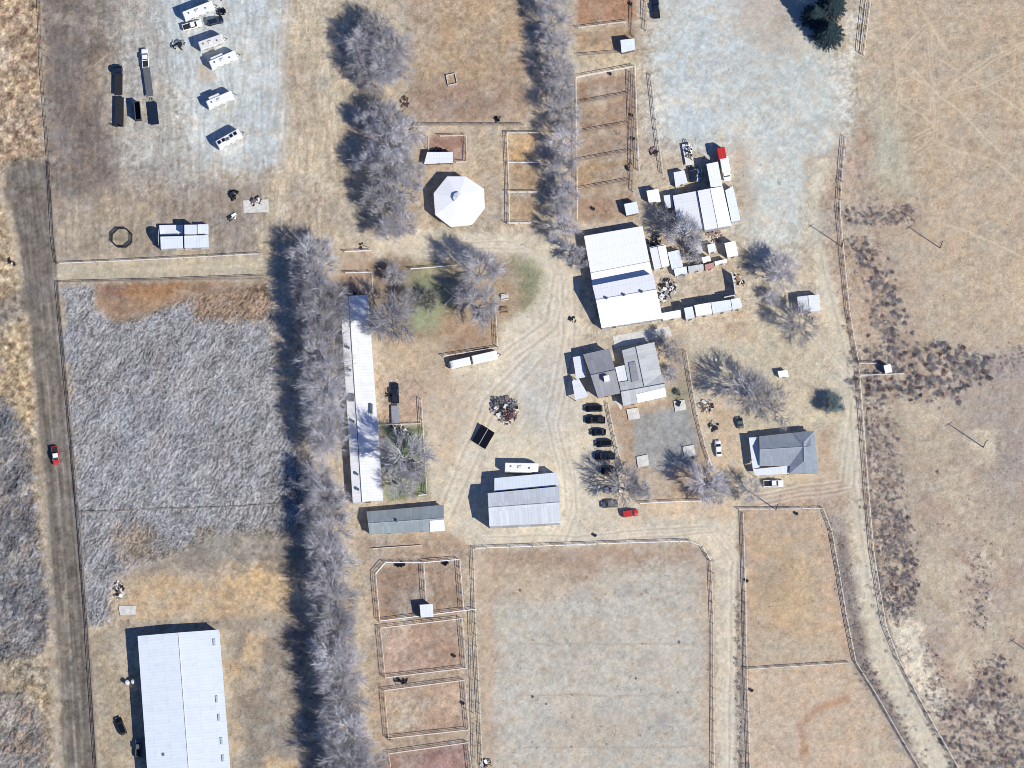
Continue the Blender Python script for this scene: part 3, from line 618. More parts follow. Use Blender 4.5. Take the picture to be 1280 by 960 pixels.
def volume(root, px4, h, kind='gable', ridge='EW', rise=1.2, frac=.5, roof=None, wall=None, over=.35, h2=None, open_sides=False, h4=None):
    """px4: photo corners NW NE SE SW of the roof at eave height. returns wall corners (local)"""
    O = root.location
    hs = h4 or ([h, h, h, h] if h2 is None else {'EW': [h, h, h2, h2], 'NS': [h, h2, h2, h]}[ridge])
    c = [at(x, y, z) - O for (x, y), z in zip(px4, hs)]
    NW, NE, SE, SW = c
    ex = (NE - NW).normalized(); ey = (NW - SW).normalized()
    if kind == 'gable':
        if ridge == 'EW':
            ra = lerp(NW, SW, frac); rb = lerp(NE, SE, frac)
        else:
            ra = lerp(NW, NE, frac); rb = lerp(SW, SE, frac)
        top = max(hs) + rise; ra.z = top; rb.z = top
        if ridge == 'EW':
            fs = [([NW, ra, rb, NE], ex), ([SW, SE, rb, ra], ex)]
        else:
            fs = [([NW, SW, rb, ra], ey), ([NE, ra, rb, SE], ey)]
    elif kind == 'hip':
        if ridge == 'EW':
            L = (NE - NW).length; dd = (NW - SW).length / 2
            ra = lerp(lerp(NW, SW, .5), lerp(NE, SE, .5), dd / L); rb = lerp(lerp(NW, SW, .5), lerp(NE, SE, .5), 1 - dd / L)
            ra.z = rb.z = h + rise
            fs = [([NW, ra, rb, NE], ex), ([SW, SE, rb, ra], ex), ([NW, SW, ra], ey), ([NE, rb, SE], ey)]
        else:
            L = (NW - SW).length; dd = (NE - NW).length / 2
            ra = lerp(lerp(NW, NE, .5), lerp(SW, SE, .5), dd / L); rb = lerp(lerp(NW, NE, .5), lerp(SW, SE, .5), 1 - dd / L)
            ra.z = rb.z = h + rise
            fs = [([NW, SW, rb, ra], ey), ([NE, ra, rb, SE], ey), ([NW, ra, NE], ex), ([SW, SE, rb], ex)]
    else:
        fs = [([NW, SW, SE, NE], ex if ridge == 'EW' else ey)]; ra = rb = None
    v, f, uv = polyroof(fs)
    ro = meshobj('roof', v, f, roof, root, uvs=uv)
    if ra is not None:
        cap = MB(); up = Vector((0, 0, .05)); cap.bar(ra + up, rb + up, .11, n=6); cap.build('ridge_cap', roof_plain(roof), ro)
    # walls under the roof
    ctr = (NW + NE + SE + SW) / 4
    def ins(p):
        q = p + (ex * (over if (p - ctr).dot(ex) < 0 else -over)) + (ey * (over if (p - ctr).dot(ey) < 0 else -over)); return q
    wc = [ins(p) for p in (SW, SE, NE, NW)]; th = [hs[3], hs[2], hs[1], hs[0]]
    if open_sides:
        po = MB()
        for p, t_ in zip(wc, th): 
            q = MB(); q.bar((p.x, p.y, -.3), (p.x, p.y, t_ - .15), .09, n=6); q.build('post', M['post'], root)
        return wc, ra, rb, ro
    low = [Vector((p.x, p.y, -.4)) for p in wc]; hig = [Vector((p.x, p.y, t - .17)) for p, t in zip(wc, th)]
    vs = low + hig; fa = [(0, 1, 5, 4), (1, 2, 6, 5), (2, 3, 7, 6), (3, 0, 4, 7)]
    if kind == 'gable':
        if ridge == 'EW':
            a = Vector(lerp(wc[3], wc[0], frac)); b = Vector(lerp(wc[2], wc[1], frac)); a.z = b.z = ra.z - .17; vs += [a, b]
            fa = [(0, 1, 5, 4), (2, 3, 7, 6), (1, 2, 6, 9, 5), (3, 0, 4, 8, 7)]
        else:
            a = Vector(lerp(wc[3], wc[2], frac)); b = Vector(lerp(wc[0], wc[1], frac)); a.z = b.z = ra.z - .17; vs += [a, b]
            fa = [(0, 1, 5, 9, 4), (1, 2, 6, 5), (2, 3, 7, 8, 6), (3, 0, 4, 7)]
    meshobj('wall', vs, fa, wall, root)
    return wc, ra, rb, ro
def roof_plain(m):
    return M['trim'] if m in (R['bright'], R['barn'], R['shed']) else (M['wall_metal'] if m in (R['galv'], R['hay'], R['slate'], R['blueshingle']) else M['grey'])
def base_of(px4, h):
    p = sum((at(x, y, h) for x, y in px4), Vector()) / 4; return Vector((p.x, p.y, 0))
def building(name, label, cat, px4, h, group=None, doors=((.5, 1.0, 2.1),), windows=(), doorm=None, wall=None, roof=None, **kw):
    root = thing(name, label, cat, base_of(px4, h), 0, group)
    r = volume(root, px4, h, wall=wall or M['wall_white'], roof=roof or R['shed'], **kw)
    wc = r[0]
    if not kw.get('open_sides'):
        for t, wd, zt in doors: opening(root, wc[0], wc[1], t, wd, 0, zt, 'door', doorm)
        for side, t, wd, z0, z1 in windows: opening(root, wc[side], wc[(side + 1) % 4], t, wd, z0, z1, 'window')
    return root, r
def roof_box(parent, p, d, m, name='roof_vent', rz=0):
    b = MB(); b.box((0, 0, d[2] / 2), d, rz, .92, .04); o = b.build(name, m, parent, loc=p); return o
def on_plane(px, py, z, root): return at(px, py, z) - root.location

WB, WM, WC, WW = M['wall_brown'], M['wall_metal'], M['wall_cream'], M['wall_white']
# big white barn bottom left
b, r = building('barn', 'huge pale blue-white metal barn beside the dirt road at the lower left', 'barn', [(172, 795), (274, 787), (292, 1010), (188, 1018)], 4.2, ridge='NS', rise=.45, roof=R['barn'], wall=WM, over=.15, doors=((.5, 4.5, 3.8),), doorm=M['door_metal'])
for (x, y) in ((268, 803), (271, 874), (274, 897), (277, 926), (279, 948), (224, 931), (204, 943)):
    p = on_plane(x, y, 4.35, b); s_ = roof_box(b, p + Vector((0, 0, .1)), (.7, 1.9 if x > 260 else .8, .1), mat('aged_skylight', (.50, .57, .60), .5, .2, 2) if x > 260 else M['grey'], 'skylight' if x > 260 else 'roof_vent', .08)
# long shed
b, r = building('stable', 'very long narrow white-roofed shed running north to south beside the tree row', 'stable', [(425, 371), (460, 368.5), (479, 625.5), (441, 628.5)], 2.5, ridge='NS', rise=.42, frac=.3, roof=R['streaky'], wall=WW, over=.12, doors=((.5, 1.6, 2.1),), windows=tuple((1, .08 + .1 * k, .9, 1.1, 1.8) for k in range(9)))
for (x, y) in ((436, 435), (438, 463), (442, 527), (447, 593), (448, 612)): roof_box(b, on_plane(x, y, 3.3, b), (.5, .7, .5), M['grey'], 'roof_vent')
roof_box(b, on_plane(439, 497, 3.2, b), (1.6, 2.2, .12), M['grey'], 'skylight'); roof_box(b, on_plane(464, 511, 3.0, b), (.8, 2.8, .25), M['grey'], 'skylight')
# slate building south of it
b, r = building('bunkhouse', 'low blue-grey gabled building with one white roof panel below the long shed', 'building', [(458, 639.5), (554.5, 631), (556, 663), (462, 668)], 2.4, ridge='EW', rise=1.1, frac=.55, roof=R['slate'], wall=WC, over=.25, doors=((.25, 1.0, 2.0), (.7, 1.0, 2.0)), windows=((0, .1, 1.2, .9, 1.8), (0, .45, 1.2, .9, 1.8), (0, .85, 1.2, .9, 1.8)))
q = [on_plane(x, y, z, b) for x, y, z in ((537, 651, 3.42), (555, 649.5, 3.42), (556, 663.2, 2.5), (538, 664.7, 2.5))]
v, f, uv = polyroof([([p + Vector((0, 0, .06)) for p in q], (1, 0, 0))], .04); meshobj('roof_panel', v, f, R['bright'], r[3], uvs=uv)
roof_box(b, on_plane(496, 651, 3.4, b), (.5, .7, .6), M['grey'], 'roof_vent')
# octagonal pavilion
OCT = [(559, 220.5), (582, 220.5), (605, 236), (606, 260.6), (590, 281), (563, 283.5), (544, 268.6), (542, 241.6)]
c0 = sum((at(x, y, 3.4) for x, y in OCT), Vector()) / 8; c0.z = 0
oc = thing('round_pen_shelter', 'white octagonal roof with a small cupola over a round pen', 'pavilion', c0)
pts = [at(x, y, 3.4) - c0 for x, y in OCT]; apex = on_plane(573, 247, 4.7, oc)
fs = []; ring = [lerp(apex, p, .07) for p in pts]
for i in range(8):
    a, b_ = pts[i], pts[(i + 1) % 8]; fs.append(([ring[i], a, b_, ring[(i + 1) % 8]], (b_ - a)))
v, f, uv = polyroof(fs); ocr = meshobj('roof', v, f, R['bright'], oc, uvs=uv)
q = MB(); q.cyl((apex.x, apex.y, 4.8), 1.3, .6, 8); cu = q.build('cupola', M['wall_white'], oc); q = MB(); q.cyl((apex.x, apex.y, 5.3), 1.6, .5, 8, r2=.15); q.build('cupola_roof', R['bright'] and M['white'], cu)
for i in range(8):
    q = MB(); p = lerp(Vector((apex.x, apex.y, 0)), Vector((pts[i].x, pts[i].y, 0)), .95); q.bar((p.x, p.y, -.3), (p.x, p.y, 3.3), .12); q.build('post', M['post'], oc)
q = MB()
for i in range(8):
    a = lerp(Vector((apex.x, apex.y, 0)), Vector((pts[i].x, pts[i].y, 0)), .94); b_ = lerp(Vector((apex.x, apex.y, 0)), Vector((pts[(i + 1) % 8].x, pts[(i + 1) % 8].y, 0)), .94)
    for z in (.6, 1.1, 1.6): q.bar((a.x, a.y, z), (b_.x, b_.y, z), .05, n=4)
q.build('rail', M['rail'], oc)
# main indoor arena: two volumes
A2 = [(740.5, 357), (816.5, 342), (828.5, 398), (752, 410)]; A1 = [(730, 295), (803, 282.5), (815.5, 342.5), (741, 357.5)]
root = thing('riding_hall', 'largest bright white double-roofed hall in the centre of the ranch', 'barn', base_of(A1 + A2, 3) if False else at(780, 347, 0))
volume(root, A1, 3.0, kind='gable', ridge='EW', rise=.35, frac=.75, roof=R['bright'], wall=WM, over=.12)
# taller southern half, north eave high
NW, NE = at(740.5, 357, 5.9) - root.location, at(816.5, 342, 5.9) - root.location; SE, SW = at(828.5, 398, 2.8) - root.location, at(752, 410, 2.8) - root.location
ra, rb = at(745, 375, 6.75) - root.location, at(820.5, 362, 6.75) - root.location
v, f, uv = polyroof([([NW, ra, rb, NE], rb - ra), ([SW, SE, rb, ra], rb - ra)]); ro = meshobj('roof', v, f, R['bright'], root, uvs=uv)
q = MB(); q.bar(ra + Vector((0, 0, .05)), rb + Vector((0, 0, .05)), .14); q.build('ridge_cap', M['trim'], ro)
dn = Vector((0, 0, .17)); W_ = [SW, SE, NE, NW]; e = (SE - SW).normalized(); e.z = 0
sh = [SW + e * .15, SE - e * .15, NE - e * .15, NW + e * .15]; vs = [Vector((p.x, p.y, -.4)) for p in sh] + [p - dn for p in sh] + [ra + e * .15 - dn, rb - e * .15 - dn]
meshobj('wall', vs, [(0, 1, 5, 4), (2, 3, 7, 6), (1, 2, 6, 9, 5), (3, 0, 4, 8, 7)], WM, root)
for x, y in ((758, 373), (780, 369), (802, 365)):
    q = MB(); q.cyl((0, 0, .3), .3, .6, 10); q.cyl((0, 0, .7), .45, .25, 10, r2=.1); q.build('roof_vent', M['grey'], ro, loc=on_plane(x, y, 6.65, root) )
opening(root, sh[3], sh[0], .55, 3.6, 0, 3.4, 'door', M['door_metal']); opening(root, sh[0], sh[1], .2, 1.0, 0, 2.1, 'door')
for t in (.4, .6, .8): opening(root, sh[0], sh[1], t, 1.4, 1.2, 2.0, 'window')
# hay barn
MN = [(609.6, 616.5), (699, 608), (700.5, 653.5), (611.7, 658)]; UP = [(618, 597.7), (697, 590.4), (698.5, 607), (618, 614)]
root = thing('hay_barn', 'weathered corrugated pale grey barn with a lower strip roof on its north side', 'barn', at(655, 635, 0))
wc, ra, rb, ro = volume(root, MN, 5.3, ridge='EW', rise=1.0, frac=.45, roof=R['hay'], wall=WM, over=.15)
opening(root, wc[0], wc[1], .3, 4.2, 0, 4.0, 'door', M['door_metal']); opening(root, wc[0], wc[1], .7, 4.2, 0, 4.0, 'door', M['door_metal'])
volume(root, UP, 3.9, kind='flat', ridge='EW', h2=4.3, roof=R['barn'], wall=WM, over=.12)
# farmhouse
root = thing('farmhouse', 'rambling farmhouse with a dark grey main roof and tan eastern wings', 'house', at(770, 470, 0))
wc, ra, rb, ro = volume(root, [(729, 443), (762, 435.5), (775.5, 491.5), (747.5, 497)], 3.8, ridge='EW', rise=1.4, roof=R['greyshingle'], wall=WC)
opening(root, wc[0], wc[1], .4, 1.0, 0, 2.1, 'door'); opening(root, wc[0], wc[1], .75, 1.3, .9, 2.1, 'window'); opening(root, wc[3], wc[0], .3, 1.2, .9, 2.1, 'window'); opening(root, wc[3], wc[0], .7, 1.2, .9, 2.1, 'window')
roof_box(root, on_plane(758, 474, 4.6, root), (1.5, 1.5, 1.9), M['white'], 'cooler', .2)
wc, ra, rb, ro = volume(root, [(777.5, 438), (818, 427.5), (829, 478), (787.5, 487)], 3.1, ridge='NS', rise=.7, frac=.42, roof=R['tan'], wall=WC)
q = [on_plane(x, y, z, root) for x, y, z in ((786, 453.5, 3.45), (794, 451.5, 3.7), (799, 475, 3.7), (790, 478, 3.45))]
v, f, uv = polyroof([([p + Vector((0, 0, .1)) for p in q], (0, 1, 0))], .05); meshobj('roof_patch', v, f, R['greyshingle'], ro, uvs=uv)
wc, ra, rb, ro = volume(root, [(774, 478), (829, 469), (833, 496), (779, 507.5)], 3.25, ridge='EW', rise=.55, frac=.4, roof=R['tan'], wall=WC)
opening(root, wc[0], wc[1], .2, 1.0, 0, 2.1, 'door'); opening(root, wc[0], wc[1], .5, 1.6, .9, 2.1, 'window'); opening(root, wc[0], wc[1], .8, 1.6, .9, 2.1, 'window')
q = [on_plane(x, y, z, root) for x, y, z in ((795, 493, 3.6), (831.5, 484.5, 3.6), (833, 496, 3.27), (797, 504, 3.27))]
v, f, uv = polyroof([([p + Vector((0, 0, .12)) for p in q], (1, 0, 0))], .05); meshobj('roof_panel', v, f, R['bright'], ro, uvs=uv)
volume(root, [(769, 459), (786, 455), (791, 486), (776, 489)], 2.9, kind='flat', ridge='EW', h2=2.8, roof=R['shed'], wall=WC, over=.1)
for i, p4 in enumerate(([(716, 446.5), (728, 444.5), (733.5, 471), (720.5, 473.5)], [(715, 476), (723.5, 473.5), (736, 495), (719, 500)])):
    volume(root, p4, 2.7, kind='flat', ridge='NS', roof=R['shed'], wall=WC, over=.15, open_sides=True)
# east house
root = thing('bungalow', 'blue-grey hip-roofed house with white patio covers on its west side', 'house', at(985, 565, 0))
wc, ra, rb, ro = volume(root, [(949, 545.5), (1013, 538.5), (1013, 582), (949.5, 582.5)], 3.3, ridge='EW', rise=1.6, frac=.48, roof=R['blueshingle'], wall=WC)
wc2, ra, rb, ro = volume(root, [(990, 541), (1018, 539), (1023, 591.5), (986.6, 592)], 3.36, kind='hip', ridge='NS', rise=1.7, roof=R['blueshingle'], wall=WC)
opening(root, wc2[0], wc2[1], .5, 1.8, .9, 2.1, 'window'); opening(root, wc[0], wc[1], .3, 1.0, 0, 2.1, 'door'); opening(root, wc[0], wc[1], .12, 1.2, .9, 2.1, 'window'); opening(root, wc2[1], wc2[2], .3, 1.2, .9, 2.1, 'window'); opening(root, wc2[1], wc2[2], .7, 1.2, .9, 2.1, 'window')
volume(root, [(936, 547), (947.5, 546.5), (949.5, 584), (941, 586)], 2.8, kind='flat', ridge='NS', roof=R['shed'], wall=WC, over=.12, open_sides=True)
volume(root, [(941, 586.5), (986, 582), (986.3, 592), (945, 594.5)], 2.7, kind='flat', ridge='EW', roof=R['shed'], wall=WC, over=.12, open_sides=True)
# north-east workshop cluster
root = thing('workshop', 'bright white workshop of several joined roofs by the grey gravel yard', 'workshop', at(890, 250, 0))
volume(root, [(872, 238.5), (903.5, 233), (914.5, 282), (881, 288)], 4.0, ridge='NS', rise=.35, roof=R['bright'], wall=WM, over=.12)
volume(root, [(841, 244.5), (871, 238.7), (880, 285), (849, 290)], 3.3, kind='flat', ridge='NS', h2=3.3, roof=R['shed'], wall=WM, over=.12)
volume(root, [(883, 205), (897.5, 202), (903, 232.5), (888.5, 234)], 3.9, kind='flat', ridge='EW', h2=4.2, roof=R['bright'], wall=WM, over=.12)
wc, *_ = volume(root, [(906.5, 238), (916, 232.5), (926, 275), (914.5, 277.5)], 2.8, kind='flat', ridge='NS', h2=2.4, roof=R['barn'], wall=WM, over=.12)
opening(root, wc[1], wc[2], .5, 3, 0, 2.1, 'door', M['door_metal'])
sheds = [
 ('shed', 'low flat pale roof tucked at the north-west corner of the workshop', 'shed', [(842, 215.5), (855.5, 213), (859.5, 228), (844.5, 234)], 2.0, 'flat', 'EW', R['shed']),
 ('shed', 'small square white shed west of the workshop, the upper one of two side by side', 'shed', [(808, 238.5), (823, 236), (826, 252), (811, 253)], 2.6, 'flat', 'EW', R['bright']),
 ('shed', 'narrow pale shed wedged against the west wall of the workshop', 'shed', [(829.5, 244.5), (839.5, 243), (841.5, 259), (832, 261)], 2.4, 'flat', 'EW', R['shed']),
 ('horse_shelter', 'pale square horse shelter at the south-east corner of the long horse pens', 'shelter', [(780, 255), (796, 252), (798.5, 266), (783, 269.5)], 2.6, 'flat', 'EW', R['barn']),
 ('horse_shelter', 'pale square horse shelter beside the driveway gap near the top edge', 'shelter', [(775.5, 50), (793, 48), (794, 62), (777, 66)], 2.8, 'flat', 'EW', R['barn']),
 ('horse_shelter', 'white square horse shelter on the divider of the lower double pen', 'shelter', [(524.5, 756), (541, 755), (542, 771), (526, 772)], 2.9, 'flat', 'EW', R['shed']),
 ('stall_shelter', 'long low white stall roof just north of the octagonal roof', 'shelter', [(534, 190), (566, 190), (566.5, 203.5), (530, 205)], 2.1, 'flat', 'EW', R['shed']),
 ('lean_to', 'two-tone blue and white lean-to on the east side of the riding hall', 'shed', [(812, 310.5), (832, 306.5), (837, 331.5), (818, 337)], 2.9, 'gable', 'NS', R['bright']),
 ('shed', 'pale blue roof half hidden under the bare tree east of the riding hall', 'shed', [(834.5, 315.5), (849, 312), (854, 333), (840, 337)], 2.4, 'flat', 'EW', R['barn']),
 ('shed', 'small white shed standing alone at the eastern end of the storage yard', 'shed', [(905.5, 304), (919, 301), (923, 319), (909.5, 322)], 3.2, 'flat', 'EW', R['bright']),
 ('shed', 'tiny white shed with the tree shadow falling on it inside the storage yard', 'shed', [(884, 306), (893, 304), (895.5, 314), (886, 317)], 2.2, 'flat', 'EW', R['shed']),
 ('shed', 'tiny white shed directly above the faded red roof', 'shed', [(877, 322), (887, 319.5), (889, 326), (879, 329)], 2.0, 'flat', 'EW', R['bright']),
 ('shed', 'small shed with the faded red roof in the storage yard', 'shed', [(881, 331), (892, 328), (893, 335), (882, 338.5)], 1.9, 'flat', 'EW', R['redroof']),
 ('storage_stall', 'white storage stall nearest the riding hall in the southern shed row', 'shed', [(826.5, 391.5), (851.5, 387), (852.5, 396), (828.5, 400.5)], 2.6, 'flat', 'EW', R['bright']),
 ('storage_stall', 'narrow pale blue storage stall, second from the riding hall in the southern shed row', 'shed', [(855, 385), (865.5, 383), (868.5, 396.5), (857.5, 399)], 4.0, 'flat', 'EW', R['barn']),
 ('storage_stall', 'bright white storage stall in the middle of the southern shed row', 'shed', [(867.8, 381.5), (888, 378), (890.3, 392), (870.5, 395)], 4.0, 'flat', 'EW', R['bright']),
 ('storage_stall', 'wide pale blue storage stall in the southern shed row', 'shed', [(888.8, 378), (913, 374.5), (915, 387), (891, 391.5)], 4.0, 'flat', 'EW', R['barn']),
 ('storage_stall', 'storage stall at the eastern end of the southern shed row', 'shed', [(913.6, 374), (925, 372), (928, 384), (915.8, 387)], 3.9, 'flat', 'EW', R['shed']),
 ('canopy', 'pale blue canopy over the clutter strip in the storage yard', 'canopy', [(842, 336), (858, 333), (859, 341), (844, 345)], 2.2, 'flat', 'EW', R['barn']),
 ('canopy', 'long white canopy left of the faded red roof', 'canopy', [(860, 333), (879, 330), (880, 337), (861, 341)], 2.1, 'flat', 'EW', R['tan']),
 ('canopy', 'narrow white canopy right of the faded red roof', 'canopy', [(893, 327), (908, 323.5), (909, 328), (894, 332)], 2.1, 'flat', 'EW', R['shed']),
 ('shed', 'small grey-roofed shed against the north end of the small middle storage yard', 'shed', [(862, 306), (876, 303), (879, 315), (865, 319)], 2.2, 'flat', 'EW', R['tan']),
 ('garden_shed', 'small two-tone gabled shed between the two bare trees by the eastern track', 'shed', [(996.5, 371), (1024, 368), (1026, 388), (998.5, 391)], 2.7, 'gable', 'NS', R['shed']),
 ('pump_house', 'small white hut among the shrubs at the fence corner', 'hut', [(1104.5, 457), (1113, 455), (1115.5, 464.5), (1107, 467)], 3.0, 'flat', 'EW', R['bright']),
 ('shed', 'small white shed above the big bare tree north of the bungalow', 'shed', [(972, 464), (984, 462.5), (986, 471), (974, 472)], 1.8, 'flat', 'EW', R['bright']),
]
for nm, lb, ct, p4, h, kd, rdg, rm in sheds:
    root, _r = building(nm, lb, ct, p4, h, kind=kd, ridge=rdg, rise=.28, roof=rm, wall=WW if 'shelter' not in nm else WB, over=.1, doors=((.5, .9, min(1.95, h - .3)),), **({'h2': h - .35} if kd == 'flat' else {}))
# solid yard walls
def yard_wall(label, pts, h, m=None):
    P0 = at(*pts[0]); root = thing('yard_wall', label, 'wall', P0)
    q = MB()
    for a, b_ in zip(pts, pts[1:]):
        a, b_ = at(*a) - P0, at(*b_) - P0; d = b_ - a; c = (a + b_) / 2; q.box((c.x, c.y, h / 2 - .2), (d.length + .1, .14, h + .4), math.atan2(d.y, d.x))
    q.build('panel', m or M['wall_white'], root); q = MB()
    for a, b_ in zip(pts, pts[1:]):
        a, b_ = at(*a) - P0, at(*b_) - P0; d = b_ - a; c = (a + b_) / 2; q.box((c.x, c.y, h + .04), (d.length + .2, .3, .08), math.atan2(d.y, d.x))
    q.build('capping', M['trim'], root)
yard_wall('white yard wall closing the eastern end of the storage yard', [(914, 343), (917, 356), (919, 371), (905, 374)], 2.8)
yard_wall('white strip wall beside the junk behind the riding hall', [(812, 312), (829, 308)], 2.6)
# container shelter, upper left
root = thing('storage_building', 'two-bay white storage building with an added arched shadow panel beside the farm lane', 'storage building', at(230, 300, 0))
wc, *_ = volume(root, [(200.5, 295.8), (228.6, 295), (228.8, 310), (201, 311)], 2.9, kind='flat', ridge='EW', h2=2.8, roof=R['barn'], wall=WW, over=.06)
opening(root, wc[0], wc[1], .5, 2.4, 0, 2.2, 'door', M['door_metal'])
wc, *_ = volume(root, [(230.3, 294.6), (260.4, 294), (260.8, 309), (230.6, 310)], 2.9, kind='flat', ridge='EW', h2=2.8, roof=R['barn'], wall=WW, over=.06)
opening(root, wc[0], wc[1], .5, 2.4, 0, 2.2, 'door', M['door_metal'])
volume(root, [(199, 281.5), (229, 281), (229, 293), (200, 293.4)], 1.1, kind='flat', ridge='EW', roof=R['shed'], wall=WW, over=.05)
volume(root, [(247, 280.5), (260.4, 280), (260.6, 292.6), (247, 292.8)], 1.8, kind='flat', ridge='EW', roof=R['barn'], wall=WW, over=.05)
volume(root, [(230.5, 281), (245.8, 280.8), (246, 292.4), (230.6, 292.6)], 3.9, kind='flat', ridge='EW', roof=R['barn'], wall=WM, over=.05)
a = at(199.5, 311, 0) - root.location; b_ = at(199, 286, 0) - root.location; vs = []; n_ = 14
for off in (0, .14):
    for i in range(n_ + 1):
        t = i / n_; hh = 4.1 * math.sin(PI * min(max(t, 0.0), 1.0)) ** .55; p = lerp(a, b_, t); vs.append((p.x - off, p.y, hh)); vs.append((p.x - off, p.y, -.3))
fa = []
K = 2 * (n_ + 1)
for i in range(n_):
    k = 2 * i; fa += [(k, k + 1, k + 3, k + 2), (K + k, K + k + 2, K + k + 3, K + k + 1), (k, k + 2, K + k + 2, K + k)]
meshobj('arched_shadow_panel', vs, fa, WM, root)  # arched panel added only to cast the rounded shadow west of the building

# ------------------------------------------------------------------ flat paving and pads (4 mm steps above the yard)
def pad(name, px4, z=.07, m=None, th=.3):
    q = MB(); c = [at(x, y, z) for x, y in px4]; c = c[::-1]
    q.hexa([Vector((p.x, p.y, z - th)) for p in c], c); o = q.build(name, m or M['concrete'])
    o['kind'] = 'structure'; return o
pad('paving', [(766, 421), (800, 414), (836, 409), (840, 419), (800, 430), (768, 434)][:4] if False else [(766, 420), (836, 408), (840, 420), (768, 434)], .05)
pad('patio', [(769, 497), (778, 508), (776, 513), (768, 500)], .09)
for i, p4 in enumerate(([(783, 511.5), (797.5, 509.5), (800.5, 523), (786, 525)], [(842, 501.5), (856, 499.5), (858, 512), (844, 514.5)], [(795.5, 571), (809.5, 568), (811.5, 581.5), (797.5, 584.5)], [(853, 558.5), (867, 556), (870, 569), (856, 571.5)])):
    lb = ['pale square platform with a centre seam against the south side of the farmhouse', 'pale square platform with a dark object on it near the farmhouse corner', 'pale square platform at the lower left of the grey gravel yard', 'pale square platform by the fence on the right of the grey gravel yard'][i]
    root = thing('platform', lb, 'platform', base_of(p4, .35)); c = [at(x, y, .35) - root.location for x, y in p4][::-1]
    q = MB(); q.hexa([Vector((p.x, p.y, .25)) for p in c], c); q.build('deck', M['concrete'], root)
    q = MB(); cc = [p * .92 for p in c]; q.hexa([Vector((p.x, p.y, -.2)) for p in cc], [Vector((p.x, p.y, .25)) for p in cc]); q.build('base', M['grey'], root)
q = MB(); q.box((0, 0, .5), (.7, 1.6, .5), -.4, .9, .05)
for a_ in (-.25, .25): q.bar((a_, -.5, 0), (a_, -.5, .3), .04); q.bar((a_, .5, 0), (a_, .5, .3), .04)
tag(q.build('bench', M['dark'], None, loc=at(849, 505, .35)), 'small dark bench standing on a pale square platform', 'bench')
p4 = [(304, 250.5), (335.5, 249), (336, 265), (304.5, 266)]
o = pad('concrete_slab', p4, .12)
pad('concrete_slab', [(148, 757), (170, 757), (169, 768), (150, 769)], .25)

# ------------------------------------------------------------------ fences
def fence(label, pts, h=1.5, m=None, pm=None, spacing=3.0, rails=3, rr=.065, name='fence'):
    m = m or M['rail']; pm = pm or m; W3 = [at(x, y) for x, y in pts]; O = W3[0].copy(); root = thing(name, label, 'fence', O)
    q = MB(); proto = None
    for a, b_ in zip(W3, W3[1:]):
        d = b_ - a; L = d.length; n = max(1, round(L / spacing)); dn_ = d.normalized(); rz = math.atan2(d.y, d.x)
        for i in range(n + 1):
            if i == n and b_ is not W3[-1]: continue
            p = a + d * (i / n) - O
            if proto is None:
                k = MB(); k.bar((0, 0, -.4), (0, 0, h + .08), rr * 1.3, rr * 1.2, 6); proto = k.build('post', pm, root, loc=p)
            else:
                c = proto.copy(); COL.objects.link(c); c.parent = root; c.location = p + Vector((random.uniform(-.03, .03), random.uniform(-.03, .03), random.uniform(-.06, .06)))
            if i < n:
                p2 = a + d * ((i + 1) / n) - O
                for k_ in range(rails):
                    z = h * (k_ + 1) / rails - .05; q.bar(Vector((p.x, p.y, z + random.uniform(-.03, .03))), Vector((p2.x, p2.y, z + random.uniform(-.03, .03))), rr * (1.15 if k_ == rails - 1 else .7), n=4)
    q.build('rail', m, root); return root
rw, rl, rd_ = M['rail_w'], M['rail'], M['rail_d']
fence('long pale fence along the eastern track, northern stretch', [(1057, 172), (1053, 215), (1050, 262), (1055, 320), (1062, 390), (1073, 452)], 1.7, rl, rd_)
fence('long pale fence along the eastern track, southern stretch', [(1074, 462), (1080, 540), (1086, 620), (1092, 690), (1100, 740), (1108, 785), (1124, 826), (1146, 868), (1172, 915), (1206, 975)], 1.7, rl, rd_)
fence('short double fence at the top right, western line', [(1084, -14), (1075, 67)], 1.6, rl, rd_)
fence('short double fence at the top right, eastern line', [(1090, -14), (1080, 70)], 1.6, rw, rw)
fence('fence spur running east past the white hut, upper line', [(1074, 455), (1095, 455)], 1.6, rl)
fence('fence spur running east past the white hut, lower line', [(1076, 470), (1130, 468)], 1.6, rl)
fence('fence on the north side of the farm lane', [(74, 330), (150, 327), (230, 323), (325, 318)], 1.3, rl, rd_, 3.5)
fence('fence on the south side of the farm lane', [(74, 353), (200, 350), (330, 345)], 1.0, rd_, rd_, 3.5, 2)
fence('dark fence on the east edge of the dirt road, northern stretch', [(50, -10), (54, 90), (62, 190), (68, 300), (72, 330)], 1.4, rd_, rd_, 3.5, 3)
fence('dark fence on the east edge of the dirt road, southern stretch', [(73, 354), (80, 430), (90, 540), (100, 650), (110, 780), (122, 965)], 1.4, rd_, rd_, 3.5, 3)
fence('fence line crossing the weed field', [(101, 641), (200, 637), (300, 634), (378, 629)], 1.0, rd_, rd_, 4, 2)
fence('top pipe rail fence of the big lower arena', [(594, 686), (680, 683), (760, 680), (862, 677), (878, 684), (889, 702)], 1.6, rw, rd_)
fence('east pipe rail fence of the big lower arena', [(889, 702), (892, 780), (892, 860), (893, 970)], 1.4, rl, rd_)
fence('west pipe rail fence of the big lower arena', [(592, 686), (595, 780), (600, 880), (604, 970)], 1.5, rl, rd_)
fence('curving fence of the tan eastern paddocks', [(923, 637), (975, 637), (1029, 636), (1040, 665), (1048, 710), (1058, 770), (1070, 828), (1095, 868), (1125, 920), (1152, 965)], 1.4, rl, rd_)
